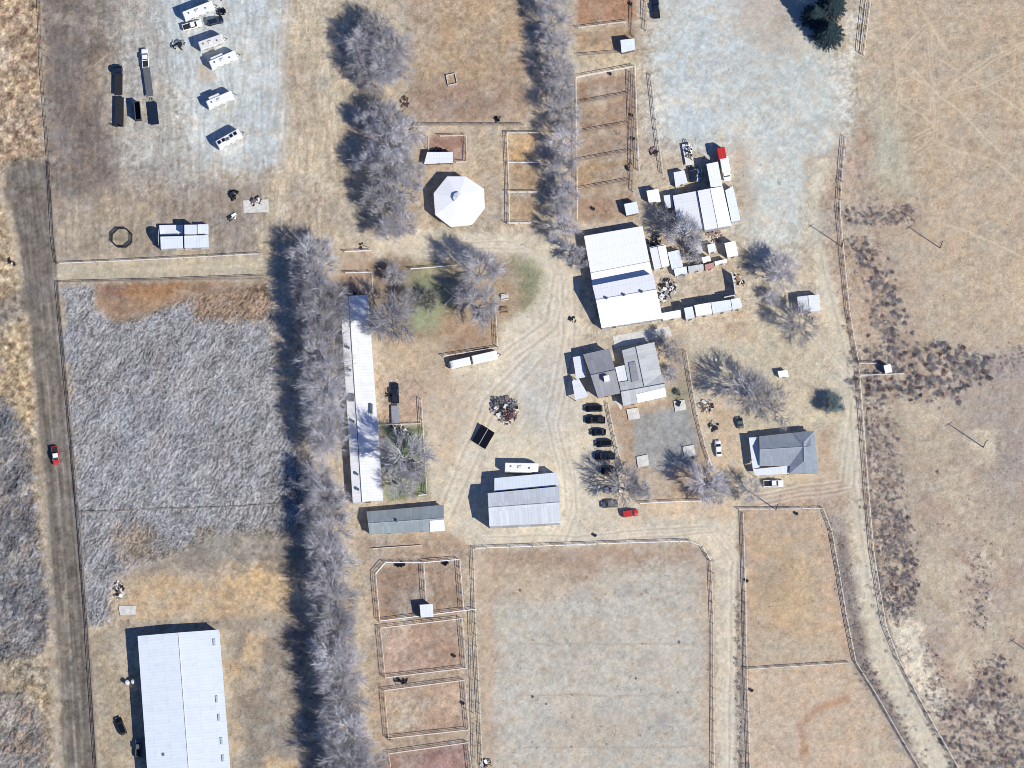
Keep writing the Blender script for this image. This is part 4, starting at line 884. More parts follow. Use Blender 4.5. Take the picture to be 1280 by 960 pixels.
fence('west fence of the tan eastern paddocks', [(929, 642), (932, 740), (934, 850), (938, 970)], 1.4, rl, rd_)
fence('cross fence dividing the tan eastern paddocks', [(935, 837), (1000, 833), (1062, 829)], 1.3, rl, rd_)
fence('outer fence of the double pen with the white shelter', [(475, 777), (470, 718), (482, 704), (530, 704), (575, 700), (580, 764), (541, 769)], 1.9, rw, rw, 2.6)
fence('bottom fence of the double pen, left of the white shelter', [(475, 777), (524, 771)], 1.7, rw, rw, 2.6)
fence('middle divider of the double pen', [(530, 704), (533, 752)], 1.9, rw, rw, 2.6)
fence('short fence closing the alley between pens and arena', [(580, 764), (596, 762)], 1.6, rw)
fence('pipe fence around the second lower pen', [(476, 786), (578, 774), (583, 836), (482, 848), (476, 786)], 1.9, rl, rl, 2.6)
fence('pipe fence around the third lower pen', [(481, 864), (581, 851), (587, 913), (486, 924), (481, 864)], 1.9, rl, rl, 2.6)
fence('pipe fence around the lowest pen with reddish soil', [(491, 975), (486, 943), (586, 929), (591, 975)], 1.9, rl, rl, 2.6)
fence('thin alley fence between the lower pens and the arena', [(589, 766), (591, 850), (594, 975)], 1.2, rd_, rd_, 3, 2)
fence('pale rail lying just south of the bunkhouse', [(466, 686), (527, 682)], .6, rl)
fence('outer fence of the long horse pens', [(722, 276), (720, 98), (756, 91), (794, 84), (796, 150), (799, 214)], 1.7, rw, rl)
fence('inner alley fence of the long horse pens', [(787, 90), (789, 150), (791, 240)], 1.4, rd_, rd_)
for i, y in enumerate((128, 165, 200, 236)): fence('cross divider %s of the long horse pens' % ['nearest the top', 'second from the top', 'third from the top', 'fourth from the top'][i], [(722, y + 2), (787, y - 10)], 1.5, rd_, rd_)
fence('long fence between the horse pens and the gravel yard', [(814, 95), (820, 150), (829, 218)], 1.6, rl, rl)
fence('short fence at the top edge west of the gravel yard', [(806, -10), (808, 39)], 1.6, rd_, rl)
fence('cross fence of the northernmost horse pens, upper', [(722, 36), (784, 28)], 1.5, rl, rd_)
fence('cross fence of the northernmost horse pens, lower', [(724, 70), (772, 66)], 1.4, rd_, rd_)
fence('east side fence of the northernmost horse pens', [(790, -10), (792, 46)], 1.4, rd_, rd_)
fence('west side fence of the small middle pens', [(634, 167), (636, 220), (637, 281)], 1.5, rw, rw)
for i, (y, L) in enumerate(((167, 40), (204, 42), (241, 38), (280, 30))): fence('short rail across the small middle pens, %s' % ['topmost', 'second down', 'third down', 'lowest'][i], [(634, y), (634 + L, y)], 1.5 if i < 3 else 1.9, rw if i else rl, rd_)
fence('fence along the bottom of the brown top field', [(508, 157), (580, 157), (655, 157)], 1.4, rd_, rd_)
fence('small pen fence beside the stall roof', [(550, 171), (583, 170), (584, 203), (570, 204)], 1.5, rl, rl)
fence('small inner pen fence above the stall roof', [(536, 172), (536, 188)], 1.5, rl)
fence('west fence of the farmhouse yard', [(760, 505), (765, 530), (772, 560), (780, 592)], 1.4, rl, rd_)
fence('east fence of the farmhouse yard', [(858, 440), (864, 478), (872, 520), (882, 560), (892, 590)], 1.5, rl, rd_)
fence('south fence of the farmhouse yard', [(800, 630), (840, 628), (878, 627)], 1.5, rw, rw)
fence('east fence of the green lawn by the long shed', [(527, 500), (530, 550), (534, 619), (523, 620)], 1.7, rw, rd_)
fence('thin fence across the top of the green lawn', [(474, 532), (500, 531), (527, 530)], 1.1, rl)
fence('east fence of the tree island', [(619, 378), (621, 410), (622, 434)], 1.7, rw, rd_)
fence('north fence of the tree island', [(513, 337), (540, 335), (572, 332)], 1.4, rw, rd_)
fence('fence behind the two white horse trailers', [(554, 446), (585, 441), (622, 435)], 1.4, rl, rd_)
fence('short pale fence north of the long shed, upper', [(431, 315.5), (464, 314)], 1.4, rw, rl)
fence('short pale fence north of the long shed, lower', [(432, 342), (465, 341)], 1.4, rw, rl)
fence('bent white fence leading down to the long shed', [(465, 341), (466, 360), (461, 368)], 1.7, rw, rw)
# hexagonal ring feeder and small square frame
c0 = at(153, 298); root = thing('ring_pen', 'small dark eight-sided panel ring left of the storage building', 'ring pen', c0)
for z in (.5, 1.0, 1.5):
    pass
q = MB(); pts = [Vector((3.0 * math.cos(PI / 8 + k * PI / 4), 2.9 * math.sin(PI / 8 + k * PI / 4), 0)) for k in range(8)]
for i in range(8):
    for z in (.35, .7, 1.05): q.bar(pts[i] + Vector((0, 0, z)), pts[(i + 1) % 8] + Vector((0, 0, z)), .1, n=4)
q.build('rail', M['dark'], root)
for p in pts:
    k = MB(); k.bar((p.x, p.y, -.2), (p.x, p.y, 1.15), .09); k.build('post', M['dark'], root)
c0 = at(564.5, 99.5); root = thing('square_frame', 'small pale square timber frame on the ground of the brown top field', 'frame', c0, math.radians(12))
for a_, b_ in (((-1.3, -1.5), (1.3, -1.5)), ((1.3, -1.5), (1.3, 1.5)), ((1.3, 1.5), (-1.3, 1.5)), ((-1.3, 1.5), (-1.3, -1.5))):
    k = MB(); d = Vector((b_[0] - a_[0], b_[1] - a_[1], 0)); k.box(((a_[0] + b_[0]) / 2, (a_[1] + b_[1]) / 2, .25), (d.length + .12, .16, .5), math.atan2(d.y, d.x)); k.build('plank', M['white_wood'], root)
# crossed beams on the ground
for i, ((x0, y0), (x1, y1)) in enumerate((((555, 361), (576, 377)), ((556, 382), (576, 361)))):
    a, b_ = at(x0, y0), at(x1, y1); q = MB(); O = (a + b_) / 2; z = .5 + .28 * i; d = b_ - a; q.box((0, 0, 0), (d.length, .3, .24), 0, 1, .02)
    o = q.build('beam', M['white_wood']); o.location = (O.x, O.y, z); o.rotation_euler = (0, 0, math.atan2(d.y, d.x)); tag(o, 'pale beam lying under another, running down to the right in the cross' if i == 0 else 'pale beam on top of another, running up to the right in the cross', 'beam')
# power poles
def pole(x, y, h, label, brace=False):
    root = thing('utility_pole', label, 'power pole', at(x, y))
    q = MB(); q.bar((0, 0, -.5), (0, 0, h), .15, .09, 8); q.build('pole', M['pole'], root)
    q = MB(); q.box((0, 0, h - .5), (2.0, .1, .1), .5); q.build('crossarm', M['pole'], root)
    for t in (-1, 0, 1):
        q = MB(); q.cyl((t * .9 * math.cos(.5), t * .9 * math.sin(.5), h - .3), .06, .22, 8); q.build('insulator', M['offwhite'], root)
    return root
for x, y, h, lb in ((1229, 559, 11, 'utility pole standing in the pale ring in the eastern pasture'), (1052, 308, 10, 'utility pole beside the northern fence of the eastern track'), (1175, 310, 10, 'utility pole at the edge of the tan pasture above the shrubs'),
                    (1014, 405, 10.5, 'utility pole beside the small two-tone gabled shed'), (970, 637, 10, 'utility pole by the corner of the tan paddock'), (1304, 827, 10, 'utility pole at the right edge beyond the shrubs')): pole(x, y, h, lb)
# ------------------------------------------------------------------ trees
def grow_tree(seed, height=11.5, spread=6.2, twigs=5200, trunk_h=2.2, limbs=7, upright=.45):
    rnd = random.Random(seed); segs = []; tips = []
    def rec(p, d, L, r, lev):
        n = 3; 
        for i in range(n):
            d = (d + Vector((rnd.gauss(0, .09), rnd.gauss(0, .09), rnd.gauss(.03, .07)))).normalized()
            q = p + d * (L / n); r2 = r * .84; segs.append((p, q, r, r2, lev)); p = q; r = r2
            if lev >= 1 and lev < 5: tips.append((Vector(p), Vector(d), lev))
            if lev < 4 and i > 0 or lev == 4 and i == 2:
                for _ in range(2 if i == 1 else 2):
                    if lev >= 4: break
                    a = rnd.uniform(0, 2 * PI); u = d.orthogonal().normalized(); v = d.cross(u)
                    dv = (d * rnd.uniform(.65, 1.0) + (u * math.cos(a) + v * math.sin(a)) * rnd.uniform(.45, .8) + Vector((0, 0, .12))).normalized()
                    rec(Vector(p), dv, L * rnd.uniform(.58, .78), r * .62, lev + 1)
    for k in range(limbs):
        a = 2 * PI * k / limbs + rnd.uniform(-.4, .4); el = rnd.uniform(.35, 1.15) * (1 if k else 1.3)
        d = Vector((math.cos(a) * math.cos(el), math.sin(a) * math.cos(el), math.sin(el)))
        rec(Vector((rnd.uniform(-.15, .15), rnd.uniform(-.15, .15), trunk_h * rnd.uniform(.6, 1))), d, spread * .52, .15, 0)
    # normalise to size
    mx = sorted(max(math.hypot(t[0].x, t[0].y), 0) for t in tips)[int(len(tips) * .97)]; mz = max(t[0].z for t in tips)
    sx = (spread - .5) / mx; sz = (height - .6 - trunk_h) / (mz - trunk_h)
    f = lambda p: Vector((p.x * sx, p.y * sx, p.z if p.z < trunk_h else trunk_h + (p.z - trunk_h) * sz))
    V = []; Fq = []
    def tube(a, b, r, r2, k):
        d = (b - a); 
        if d.length < .01: return
        d.normalize(); u = d.orthogonal().normalized(); v = d.cross(u); n = len(V)
        for p, rr in ((a, r), (b, r2)):
            for i in range(k): t = 2 * PI * i / k; V.append(p + u * (math.cos(t) * rr) + v * (math.sin(t) * rr))
        for i in range(k): Fq.append((n + i, n + (i + 1) % k, n + k + (i + 1) % k, n + k + i))
    for a, b, r, r2, lev in segs:
        if lev <= 3: tube(f(a), f(b), max(r * 1.15, .055), max(r2 * 1.15, .045), 4 if lev < 2 else 3)
    # fine twigs as slender blades
    per = twigs / len(tips)
    for p, d, lev in tips:
        c = int(per) + (rnd.random() < per % 1)
        p = f(p)
        for _ in range(c):
            o = Vector((p.x, p.y, 0)); o = o.normalized() if o.length > .3 else Vector((0, 0, 0))
            dd = (d * .6 + o * .75 + Vector((rnd.gauss(0, .38), rnd.gauss(0, .38), rnd.gauss(.15, .35)))).normalized()
            L = rnd.uniform(.7, 2.1) * min(1, spread / 5); s = dd.cross(Vector((rnd.gauss(0, 1), rnd.gauss(0, 1), rnd.gauss(0, 1)))).normalized() * rnd.uniform(.018, .042)
            m_ = p + dd * L * .5 + Vector((rnd.gauss(0, .05), rnd.gauss(0, .05), .02)); e = p + dd * L; n = len(V)
            V.extend([p - s, p + s, m_ + s * .8, m_ - s * .8, e]); Fq.append((n, n + 1, n + 2, n + 3)); Fq.append((n + 3, n + 2, n + 4))
    T = MB(); z = -.4; r = .34
    pts = [(0, 0, -.4), (.04, -.03, .5), (-.03, .05, trunk_h * .6), (.02, 0, trunk_h * 1.02)]
    for i, (a, b) in enumerate(zip(pts, pts[1:])): T.bar(a, b, r * (1 - .15 * i) + (.1 if i == 0 else 0), r * (1 - .15 * (i + 1)), 8)
    return V, Fq, T
def make_tree(name, seed, twm=None, **kw):
    V, Fq, T = grow_tree(seed, **kw)
    root = bpy.data.objects.new(name, None); COL.objects.link(root); root.empty_display_size = 1
    T.build('trunk', M['bark'], root); meshobj('crown', V, Fq, twm or M['twig'], root)
    return root, kw.get('spread', 6.2), kw.get('height', 11.5)
def leaves(V, rnd, n, size, r0=.35, zmin=1.0):
    """small leaf faces scattered near the outer twigs"""
    out = []; F_ = []; pts = [v for v in V if math.hypot(v.x, v.y) > 0.1 and v.z > zmin]
    for _ in range(n):
        p = rnd.choice(pts) + Vector((rnd.gauss(0, r0), rnd.gauss(0, r0), rnd.gauss(0, r0))); a = Vector((rnd.gauss(0, 1), rnd.gauss(0, 1), rnd.gauss(0, 1))).normalized(); u = a.orthogonal().normalized() * size * rnd.uniform(.6, 1.3); v = a.cross(u)
        k = len(out); out += [p - u - v * .5, p + u - v * .5, p + u * .3 + v]; F_.append((k, k + 1, k + 2))
    return out, F_
protos = []
for s in range(5): protos.append(make_tree('bare_tree', 100 + s, spread=6.2, height=12, twigs=2500, limbs=7 + s % 3, trunk_h=2.0 + .2 * s))
sparse = [make_tree('bare_tree', 200 + s, M['twig_w'], spread=6.0, height=10.5, twigs=1500, limbs=6) for s in range(2)]
small = [make_tree('bare_tree', 300 + s, spread=3.6, height=6.5, twigs=1300, limbs=6, trunk_h=1.4) for s in range(2)]
used = set(); placed = []
def place(kind, px, py, r_px, label, group=None, hs=1.0, cat='bare tree'):
    """px,py: crown centre in the photo, r_px: crown radius"""
    root, sp_, ht = kind
    s = r_px * S / sp_; b = at(px, py, ht * s * hs * .58); 
    if id(root) in used: o = copy_tree(root)
    else: o = root; used.add(id(root))
    for k in list(o.keys()):
        if k == 'group': del o['group']
    o.location = (b.x, b.y, 0); o.rotation_euler = (0, 0, random.uniform(0, 2 * PI)); o.scale = (s, s, s * hs)
    tag(o, label, cat, group); placed.append(o); return o
def pick(l): return random.choice(l)
rowA = [(386, 318, 27), (396, 338, 30), (392, 362, 27), (402, 380, 30), (396, 404, 28), (404, 422, 29), (400, 446, 28), (408, 464, 29), (404, 490, 28), (410, 512, 28), (406, 534, 27), (410, 553, 24),
        (396, 598, 22), (408, 622, 28), (406, 645, 26), (414, 664, 28), (408, 686, 26), (418, 704, 27), (411, 728, 27), (419, 748, 28), (413, 772, 27), (422, 792, 28), (416, 816, 27), (426, 836, 27), (420, 858, 27), (432, 878, 28), (424, 902, 27), (438, 920, 28),
        (430, 944, 28), (444, 962, 27), (462, 958, 22), (437, 984, 28), (462, 988, 26)]
for i, (x, y, r) in enumerate(rowA):
    north = y < 570
    place(pick(protos), x + random.uniform(-3, 3), y, r * 1.16, 'tall grey bare tree in the windbreak row %s' % ('west of the long shed' if north else 'south of its gap'), 'windbreak trees ' + ('west of the long shed' if north else 'south of the gap'), random.uniform(.9, 1.08))
for x, y, r in ((452, 50, 22), (456, 84, 21), (470, 104, 18), (472, 40, 25), (490, 62, 28), (478, 84, 25), (498, 88, 20), (462, 62, 20)):  # leading trees added so the clump's shadow reaches further left
    place(pick(protos), x, y, r * 1.08, 'grey bare tree in the upper clump left of the brown top field', 'upper clump of bare trees', 1.0)
for x, y, r in ((462, 152, 20), (464, 200, 22), (468, 244, 20), (480, 150, 26), (505, 165, 24), (488, 182, 29), (508, 204, 24), (484, 216, 28), (502, 236, 25), (488, 256, 25), (502, 280, 20), (484, 286, 20)):  # leftmost trees here added to widen the shadow on the west side
    place(pick(protos), x, y, r * 1.08, 'grey bare tree in the long clump left of the octagonal roof', 'clump of bare trees left of the octagonal roof', 1.0)
for x, y, r in ((686, -4, 24), (690, 26, 24), (698, 52, 23), (696, 88, 24), (702, 110, 20), (702, 138, 24), (706, 176, 24), (704, 214, 24), (708, 240, 20), (702, 252, 18), (704, 284, 22)):
    place(pick(protos), x, y, r, 'grey bare tree in the single row along the west side of the horse pens', 'row of bare trees beside the horse pens', 1.0)
singles = [
 (protos, 600, 340, 35, 'large bare tree at the north-east of the tree island, above the crossed beams', 1), (protos, 598, 380, 32, 'bare tree just right of the crossed beams', .95),
 (protos, 490, 400, 34, 'dense bare tree leaning over the north end of the long white shed', 1.3), (sparse, 508, 376, 20, 'smaller bare tree between the green lawn patch and the long shed', .9), (small, 470, 408, 18, 'small bare tree against the east wall of the long shed near its north end', .9), (small, 494, 344, 17, 'small bare tree north-east of the long shed', .8),
 (protos, 506, 568, 36, 'big bare tree over the green lawn casting its shadow on the long shed roof', 1.45), (sparse, 500, 604, 22, 'bare tree touching the roof of the low bunkhouse', 1.0),
 (protos, 856, 290, 27, 'bare tree between the riding hall and the workshop', 1), (sparse, 838, 276, 20, 'thin bare tree just west of the tree between the riding hall and the workshop', 1), (small, 866, 316, 15, 'small bare tree over the storage yard sheds', .9),
 (small, 714, 313, 17, 'small bare tree at the north-west corner of the riding hall', 1.0), (small, 728, 330, 11, 'very small bare tree against the west wall of the riding hall', 1.0),
 (sparse, 840, 440, 19, 'bare tree whose shadow falls on the farmhouse roof, at its east side', 1.1), (small, 826, 420, 11, 'small bare tree at the north-east corner of the farmhouse', 1), (small, 838, 468, 12, 'small bare bush tree by the east wall of the farmhouse', .8),
 (protos, 978, 342, 27, 'bare tree north-west of the small two-tone shed', 1.0), (sparse, 1000, 404, 27, 'bare tree south of the small two-tone shed', 1.0), (small, 965, 372, 12, 'small bare tree between the two bare trees by the eastern track', 1),
 (sparse, 934, 488, 33, 'western one of the two big bare trees north of the bungalow', 1.15), (sparse, 966, 506, 30, 'eastern one of the two big bare trees north of the bungalow', 1.1),
 (protos, 884, 602, 29, 'bare tree at the south-east corner of the farmhouse yard', 1), (sparse, 896, 618, 17, 'smaller bare tree right beside the yard corner tree', .9),
 (sparse, 782, 608, 28, 'bare tree spreading over the parked cars by the farmhouse yard', 1.15), (small, 806, 612, 14, 'small bare tree inside the south fence of the farmhouse yard', .9), (sparse, 938, 612, 17, 'thin bare tree south-west of the bungalow', 1.3),
]
for kd, x, y, r, lb, hs in singles: place(pick(kd), x, y, r, lb, None, hs)
for k in protos + sparse + small:
    if id(k[0]) not in used:
        for c in list(k[0].children): bpy.data.objects.remove(c)
        bpy.data.objects.remove(k[0])
# green trees
def leafy(name, seed, px, py, r_px, ht, label, leafm, n, size, cat='tree'):
    rnd = random.Random(seed); r = r_px * S
    V, Fq, T = grow_tree(seed, spread=r, height=ht, twigs=900, limbs=6, trunk_h=ht * .16)
    b = at(px, py, ht * .5); root = thing(name, label, cat, (b.x, b.y, 0))
    T.build('trunk', M['bark'], root); c = meshobj('crown', V, Fq, M['bark'], root)
    lv, lf = leaves(V, rnd, n, size, min(.35, r * .12), ht * .2); meshobj('foliage', lv, lf, leafm, c)
leafy('willow_tree', 11, 534, 374, 17, 4.8, 'loose olive green tree on the green patch of the tree island', M['leaf_olive'], 1400, .13)
leafy('evergreen_bush', 12, 1042, 506, 15, 6.0, 'round blue-green evergreen beside the eastern track', M['leaf_blue'], 6500, .13)
leafy('willow_tree', 13, 520, 590, 14, 4.2, 'small olive green tree under the big bare tree on the lawn', M['leaf_olive'], 1300, .12)
leafy('garden_shrub', 14, 847, 491, 6, 1.8, 'small green garden shrub by the east corner of the farmhouse', M['leaf_olive'], 700, .08, 'shrub')
def conifer(px, py, r_px, ht, label, seed):
    rnd = random.Random(seed); b = at(px, py, ht * .45); root = thing('conifer', label, 'conifer', (b.x, b.y, 0)); T = MB(); T.bar((0, 0, -.4), (0, 0, ht * .97), .38, .04, 8); T.build('trunk', M['bark'], root)
    V = []; Fc = []; R0 = r_px * S
    z = 1.2
    while z < ht:
        t = z / ht; rr = R0 * (1 - t) ** .72 * (1 if t > .15 else .85); nb = int(7 + 8 * (1 - t)); a0 = rnd.uniform(0, 6)
        for k in range(nb):
            a = a0 + 2 * PI * k / nb + rnd.gauss(0, .12); L = rr * rnd.uniform(.68, 1.12); d = Vector((math.cos(a), math.sin(a), -.12)); sdv = Vector((-math.sin(a), math.cos(a), 0))
            m = int(10 + L * 14)
            for j in range(m):
                s = rnd.random() ** .7; p = Vector((0, 0, z)) + d * L * s + sdv * rnd.gauss(0, .34 * (1.15 - s) * max(L * .35, .4)) + Vector((0, 0, rnd.gauss(0, .12)))
                u = (d + sdv * rnd.gauss(0, .7) + Vector((0, 0, rnd.gauss(.1, .4)))).normalized() * rnd.uniform(.25, .5); q_ = u.cross(Vector((rnd.gauss(0, .4), rnd.gauss(0, .4), 1))).normalized() * rnd.uniform(.05, .11)
                n = len(V); V.extend([p - q_, p + q_, p + u]); Fc.append((n, n + 1, n + 2))
        z += .32
    meshobj('crown', V, Fc, M['conifer'], root)
conifer(1036, 40, 25, 12, 'dark conifer at the top right, the lower one of the pair', 3); conifer(1040, 4, 23, 13, 'dark conifer at the top edge, the upper one of the pair', 4); conifer(1018, 18, 20, 11, 'dark spreading conifer just left of the pair at the top', 5)

# ------------------------------------------------------------------ shrubs
def shrub_geo(seed, n, rad=.7):
    rnd = random.Random(seed); V = []; Fc = []
    for _ in range(n):
        a = rnd.uniform(0, 2 * PI); e = rnd.uniform(0, 1.4); r = rad * rnd.uniform(.35, 1) * (1 + .2 * math.sin(3 * a + seed)); p = Vector((math.cos(a) * math.cos(e) * r, math.sin(a) * math.cos(e) * r, math.sin(e) * r * .85))
        d = (p.normalized() + Vector((rnd.gauss(0, .5), rnd.gauss(0, .5), rnd.gauss(0, .5)))).normalized(); s = d.orthogonal().normalized() * rad * rnd.uniform(.06, .13); L = rad * rnd.uniform(.2, .45)
        k = len(V); V.extend([p - s, p + s, p + d * L]); Fc.append((k, k + 1, k + 2))
    return V, Fc
shp = []
for i, mm in enumerate((M['shrub'], M['shrub'], M['shrub2'], M['shrub3'])):
    V, Fc = shrub_geo(i, 260); o = meshobj('shrub', V, Fc, mm); shp.append(o)
bands = [  # polygon, count, size range (m), density label
 ([(1056, 262), (1070, 258), (1145, 258), (1146, 276), (1100, 282), (1058, 280)], 70, (.7, 1.3), 'dark shrub in the short line running east from the fence near the power pole'),
 ([(1062, 295), (1090, 300), (1110, 330), (1130, 400), (1125, 440), (1105, 440), (1085, 370)], 120, (.7, 1.5), 'dark shrub in the drifting shrub band in the upper eastern pasture'),
 ([(1058, 440), (1100, 435), (1180, 430), (1240, 452), (1238, 470), (1200, 485), (1200, 500), (1150, 500), (1090, 500), (1062, 480)], 210, (.7, 1.6), 'dark shrub in the thick patch around the small white hut'),
 ([(1190, 446), (1290, 436), (1290, 456), (1240, 470), (1190, 470)], 60, (.5, 1.1), 'small dark shrub in the thin shrub tail reaching the right edge of the pasture'),
 ([(1140, 410), (1190, 440), (1160, 455), (1125, 440)], 26, (.7, 1.4), 'dark shrub scattered north of the thick patch by the white hut'),
 ([(1078, 485), (1114, 500), (1118, 560), (1130, 600), (1126, 640), (1094, 645), (1086, 560)], 140, (.6, 1.3), 'dark shrub in the narrow band right of the fence beside the evergreen'),
 ([(1090, 630), (1135, 640), (1146, 700), (1148, 750), (1128, 775), (1110, 780), (1098, 720)], 300, (.6, 1.3), 'dark shrub in the dense strip right of the fence at mid height'),
 ([(1108, 790), (1135, 800), (1145, 830), (1120, 820)], 16, (.6, 1.2), 'dark shrub on the pale sandy patch by the fence'),
 ([(1158, 800), (1185, 850), (1195, 885), (1170, 900), (1150, 865)], 50, (.6, 1.2), 'dark shrub on the eastern rim of the pale sandy patch'),
 ([(1200, 880), (1215, 840), (1255, 815), (1268, 860), (1290, 900), (1300, 1000), (1210, 1000), (1165, 900)], 430, (.6, 1.35), 'dark shrub in the large thicket at the lower right corner'),
 ([(1212, 690), (1238, 690), (1240, 760), (1228, 795), (1210, 775)], 45, (.5, 1.1), 'dark shrub in the small island of shrubs in the lower eastern pasture'),
 ([(1160, 600), (1280, 560), (1290, 700), (1250, 700), (1200, 690), (1160, 700)], 40, (.4, 1.0), 'lone shrub scattered over the eastern pasture south of the pole ring'),
 ([(1150, 280), (1280, 250), (1280, 430), (1190, 430)], 22, (.3, .7), 'tiny dark shrub dotted over the tan pasture'),
 ([(1066, 180), (1280, 20), (1280, 240), (1120, 245)], 24, (.35, .7), 'tiny dark shrub dotted among the wheel tracks of the upper pasture'),
]
allsh = []
MULT = 4.4
rs = random.Random(77)
for bi, (poly, cnt, (s0, s1), lb) in enumerate(bands):
    c0_ = cnt; cnt = int(cnt * (MULT if cnt > 40 else 1.3))
    xs = [p[0] for p in poly]; ys = [p[1] for p in poly]; k = 0; tries = 0
    while k < cnt and tries < 20000:
        tries += 1; x, y = rs.uniform(min(xs), max(xs)), rs.uniform(min(ys), max(ys))
        if not bool(inside(poly, np.array([x]), np.array([y]))[0]): continue
        x += rs.gauss(0, 4.5); y += rs.gauss(0, 4.5)
        if vnoise(np.array([x / 9.]), np.array([y / 9.]), 3)[0] < .30 and rs.random() < .6 and cnt > 40: continue
        allsh.append((((s0 * .42 + (s1 * .80 - s0 * .42) * rs.random() ** 2.0)), x, y, lb, 'E%d' % bi)); k += 1
def along(pts, n, jit, sz, lb):
    for _ in range(n):
        i = rs.randrange(len(pts) - 1); t = rs.random(); a, b_ = pts[i], pts[i + 1]
        allsh.append((rs.uniform(*sz), a[0] + (b_[0] - a[0]) * t + rs.gauss(0, jit), a[1] + (b_[1] - a[1]) * t + rs.gauss(0, jit * .6), lb, 'x'))
along([(1052, 180), (1048, 262), (1052, 320), (1060, 400), (1068, 450), (1075, 540), (1082, 640), (1094, 740)], 110, 3, (.5, 1.0), 'dark weed clump at the foot of the long eastern fence')
along([(1094, 740), (1106, 790), (1140, 862), (1170, 920), (1200, 975)], 60, 3, (.4, .9), 'dark weed clump at the foot of the southern fence stretch')
along([(1036, 650), (1052, 700), (1066, 770), (1082, 835), (1100, 870)], 90, 6, (.4, .9), 'grey weed clump on the verge outside the tan paddocks')
along([(1080, 830), (1100, 862), (1130, 912), (1160, 960)], 90, 6, (.4, .9), 'grey weed clump on the lower verge outside the tan paddocks')
along([(924, 740), (922, 800), (924, 860), (926, 965)], 110, 3, (.4, .85), 'grey weed clump in the strip along the west fence of the tan paddocks')
along([(880, 690), (888, 705), (892, 730), (890, 960)], 20, 2, (.3, .7), 'small dark weed along the east fence of the big lower arena')
along([(56, 0), (60, 120), (66, 230)], 50, 3, (.4, .9), 'dark weed clump on the edge of the dirt road, upper left')
along([(135, 780), (380, 775)], 20, 3, (.3, .7), 'small weed clump north of the huge barn')
dots = [(643, 742), (650, 738), (672, 750), (707, 744), (757, 743), (802, 743), (848, 742), (666, 800), (713, 807), (803, 805), (849, 803), (666, 871), (683, 880), (715, 869), (772, 858), (795, 848), (802, 865), (848, 866), (666, 928), (671, 935), (715, 934), (769, 918), (759, 931), (801, 920), (853, 923), (642, 954)]
for x, y in dots: allsh.append((rs.uniform(.45, .72), x, y, 'small dark weed growing through the pale floor of the big arena', 'a'))
for x, y in ((1172, 590),): allsh.append((1.0, x, y, 'single round dark shrub alone in the eastern pasture', 'b'))
allsh.sort(key=lambda t: -t[0] * (1.6 if t[4] in 'ab' else 1))
keep = allsh[:288]; rest = allsh[288:]
for i, (s, x, y, lb, g) in enumerate(keep):
    p = at(x, y); src = shp[(i * 7 + i // 5) % 4] if (g != 'a' and i > 3) else shp[i % 4] if g != 'a' else shp[i % 2]
    o = src if i < 4 else src.copy()
    if i >= 4: COL.objects.link(o)
    o.location = (p.x, p.y, gz(p.x, p.y) - .08); o.rotation_euler = (0, 0, rs.uniform(0, 6.28)); o.scale = (s, s * rs.uniform(.8, 1.2), s * rs.uniform(.55, .9)); tag(o, lb, 'shrub', 'shrubs: ' + lb[:60])
    if g == 'b' and 'group' in o: del o['group']
lows = [[np.array(a, np.float32) for a in shrub_geo(20 + k, 60)] for k in range(4)]; mats_ = (M['shrub'], M['shrub2'], M['shrub3'])
for mi, nm in enumerate(('small dark shrubs and tufts scattered thickly east of the fence', 'small grey weed tufts spread along fences and pasture edges', 'small reddish brown weed tufts spread along fences and pasture edges')):
    vs = []; fs = []; n = 0
    for j, (s, x, y, lb, g) in enumerate(rest):
        if (0, 0, 1, 0, 2, 1)[j % 6] != mi: continue
        v, f = lows[j % 4]; p = at(x, y); a = rs.uniform(0, 6.28); ca, sa = math.cos(a), math.sin(a); s *= 1.05
        vs.append(np.stack([(v[:, 0] * ca - v[:, 1] * sa) * s + p.x, (v[:, 0] * sa + v[:, 1] * ca) * s + p.y, v[:, 2] * s + gz(p.x, p.y) - .05], 1)); fs.append(f.astype(int) + n); n += len(v)
    if vs:
        me = npmesh('small_shrubs', np.concatenate(vs), np.concatenate(fs), None, mats_[mi], nv=3); o = bpy.data.objects.new('small_shrubs', me); COL.objects.link(o); tag(o, nm, 'shrubs', kind='stuff')
# dry stalks: thin blades standing in the weed field, brush and grass verges
def blades(name, label, sel, n, hgt, wid, m, seed, cat):
    r = np.random.RandomState(seed); ii = np.argwhere(sel); k = ii[r.randint(0, len(ii), n)]; x = gx[k[:, 1]] + r.uniform(-.2, .2, n); y = gy[k[:, 0]] + r.uniform(-.2, .2, n); z = Z[k[:, 0], k[:, 1]] - .08
    h = hgt * r.uniform(.4, 1.2, n); a = r.uniform(0, 6.28, n); lx = r.normal(0, .45, n) * h; ly = r.normal(0, .45, n) * h; w_ = wid * r.uniform(.5, 1.2, n)
    v = np.stack([np.stack([x - np.cos(a) * w_, y - np.sin(a) * w_, z], 1), np.stack([x + np.cos(a) * w_, y + np.sin(a) * w_, z], 1), np.stack([x + lx, y + ly, z + h], 1)], 1).reshape(-1, 3)
    me = npmesh(name, v, np.arange(3 * n).reshape(-1, 3), None, m, nv=3); o = bpy.data.objects.new(name, me); COL.objects.link(o); tag(o, label, cat, kind='stuff')
straw = mat('dry_straw', (.50, .40, .25), .9, .35, .6); plum = mat('plum_weeds', (.26, .17, .17), .9, .35, .6)
WFm = inside(WF, PX + n3 * 9 + wn_ * 14, PY + n4 * 9 + wn_ * 10)
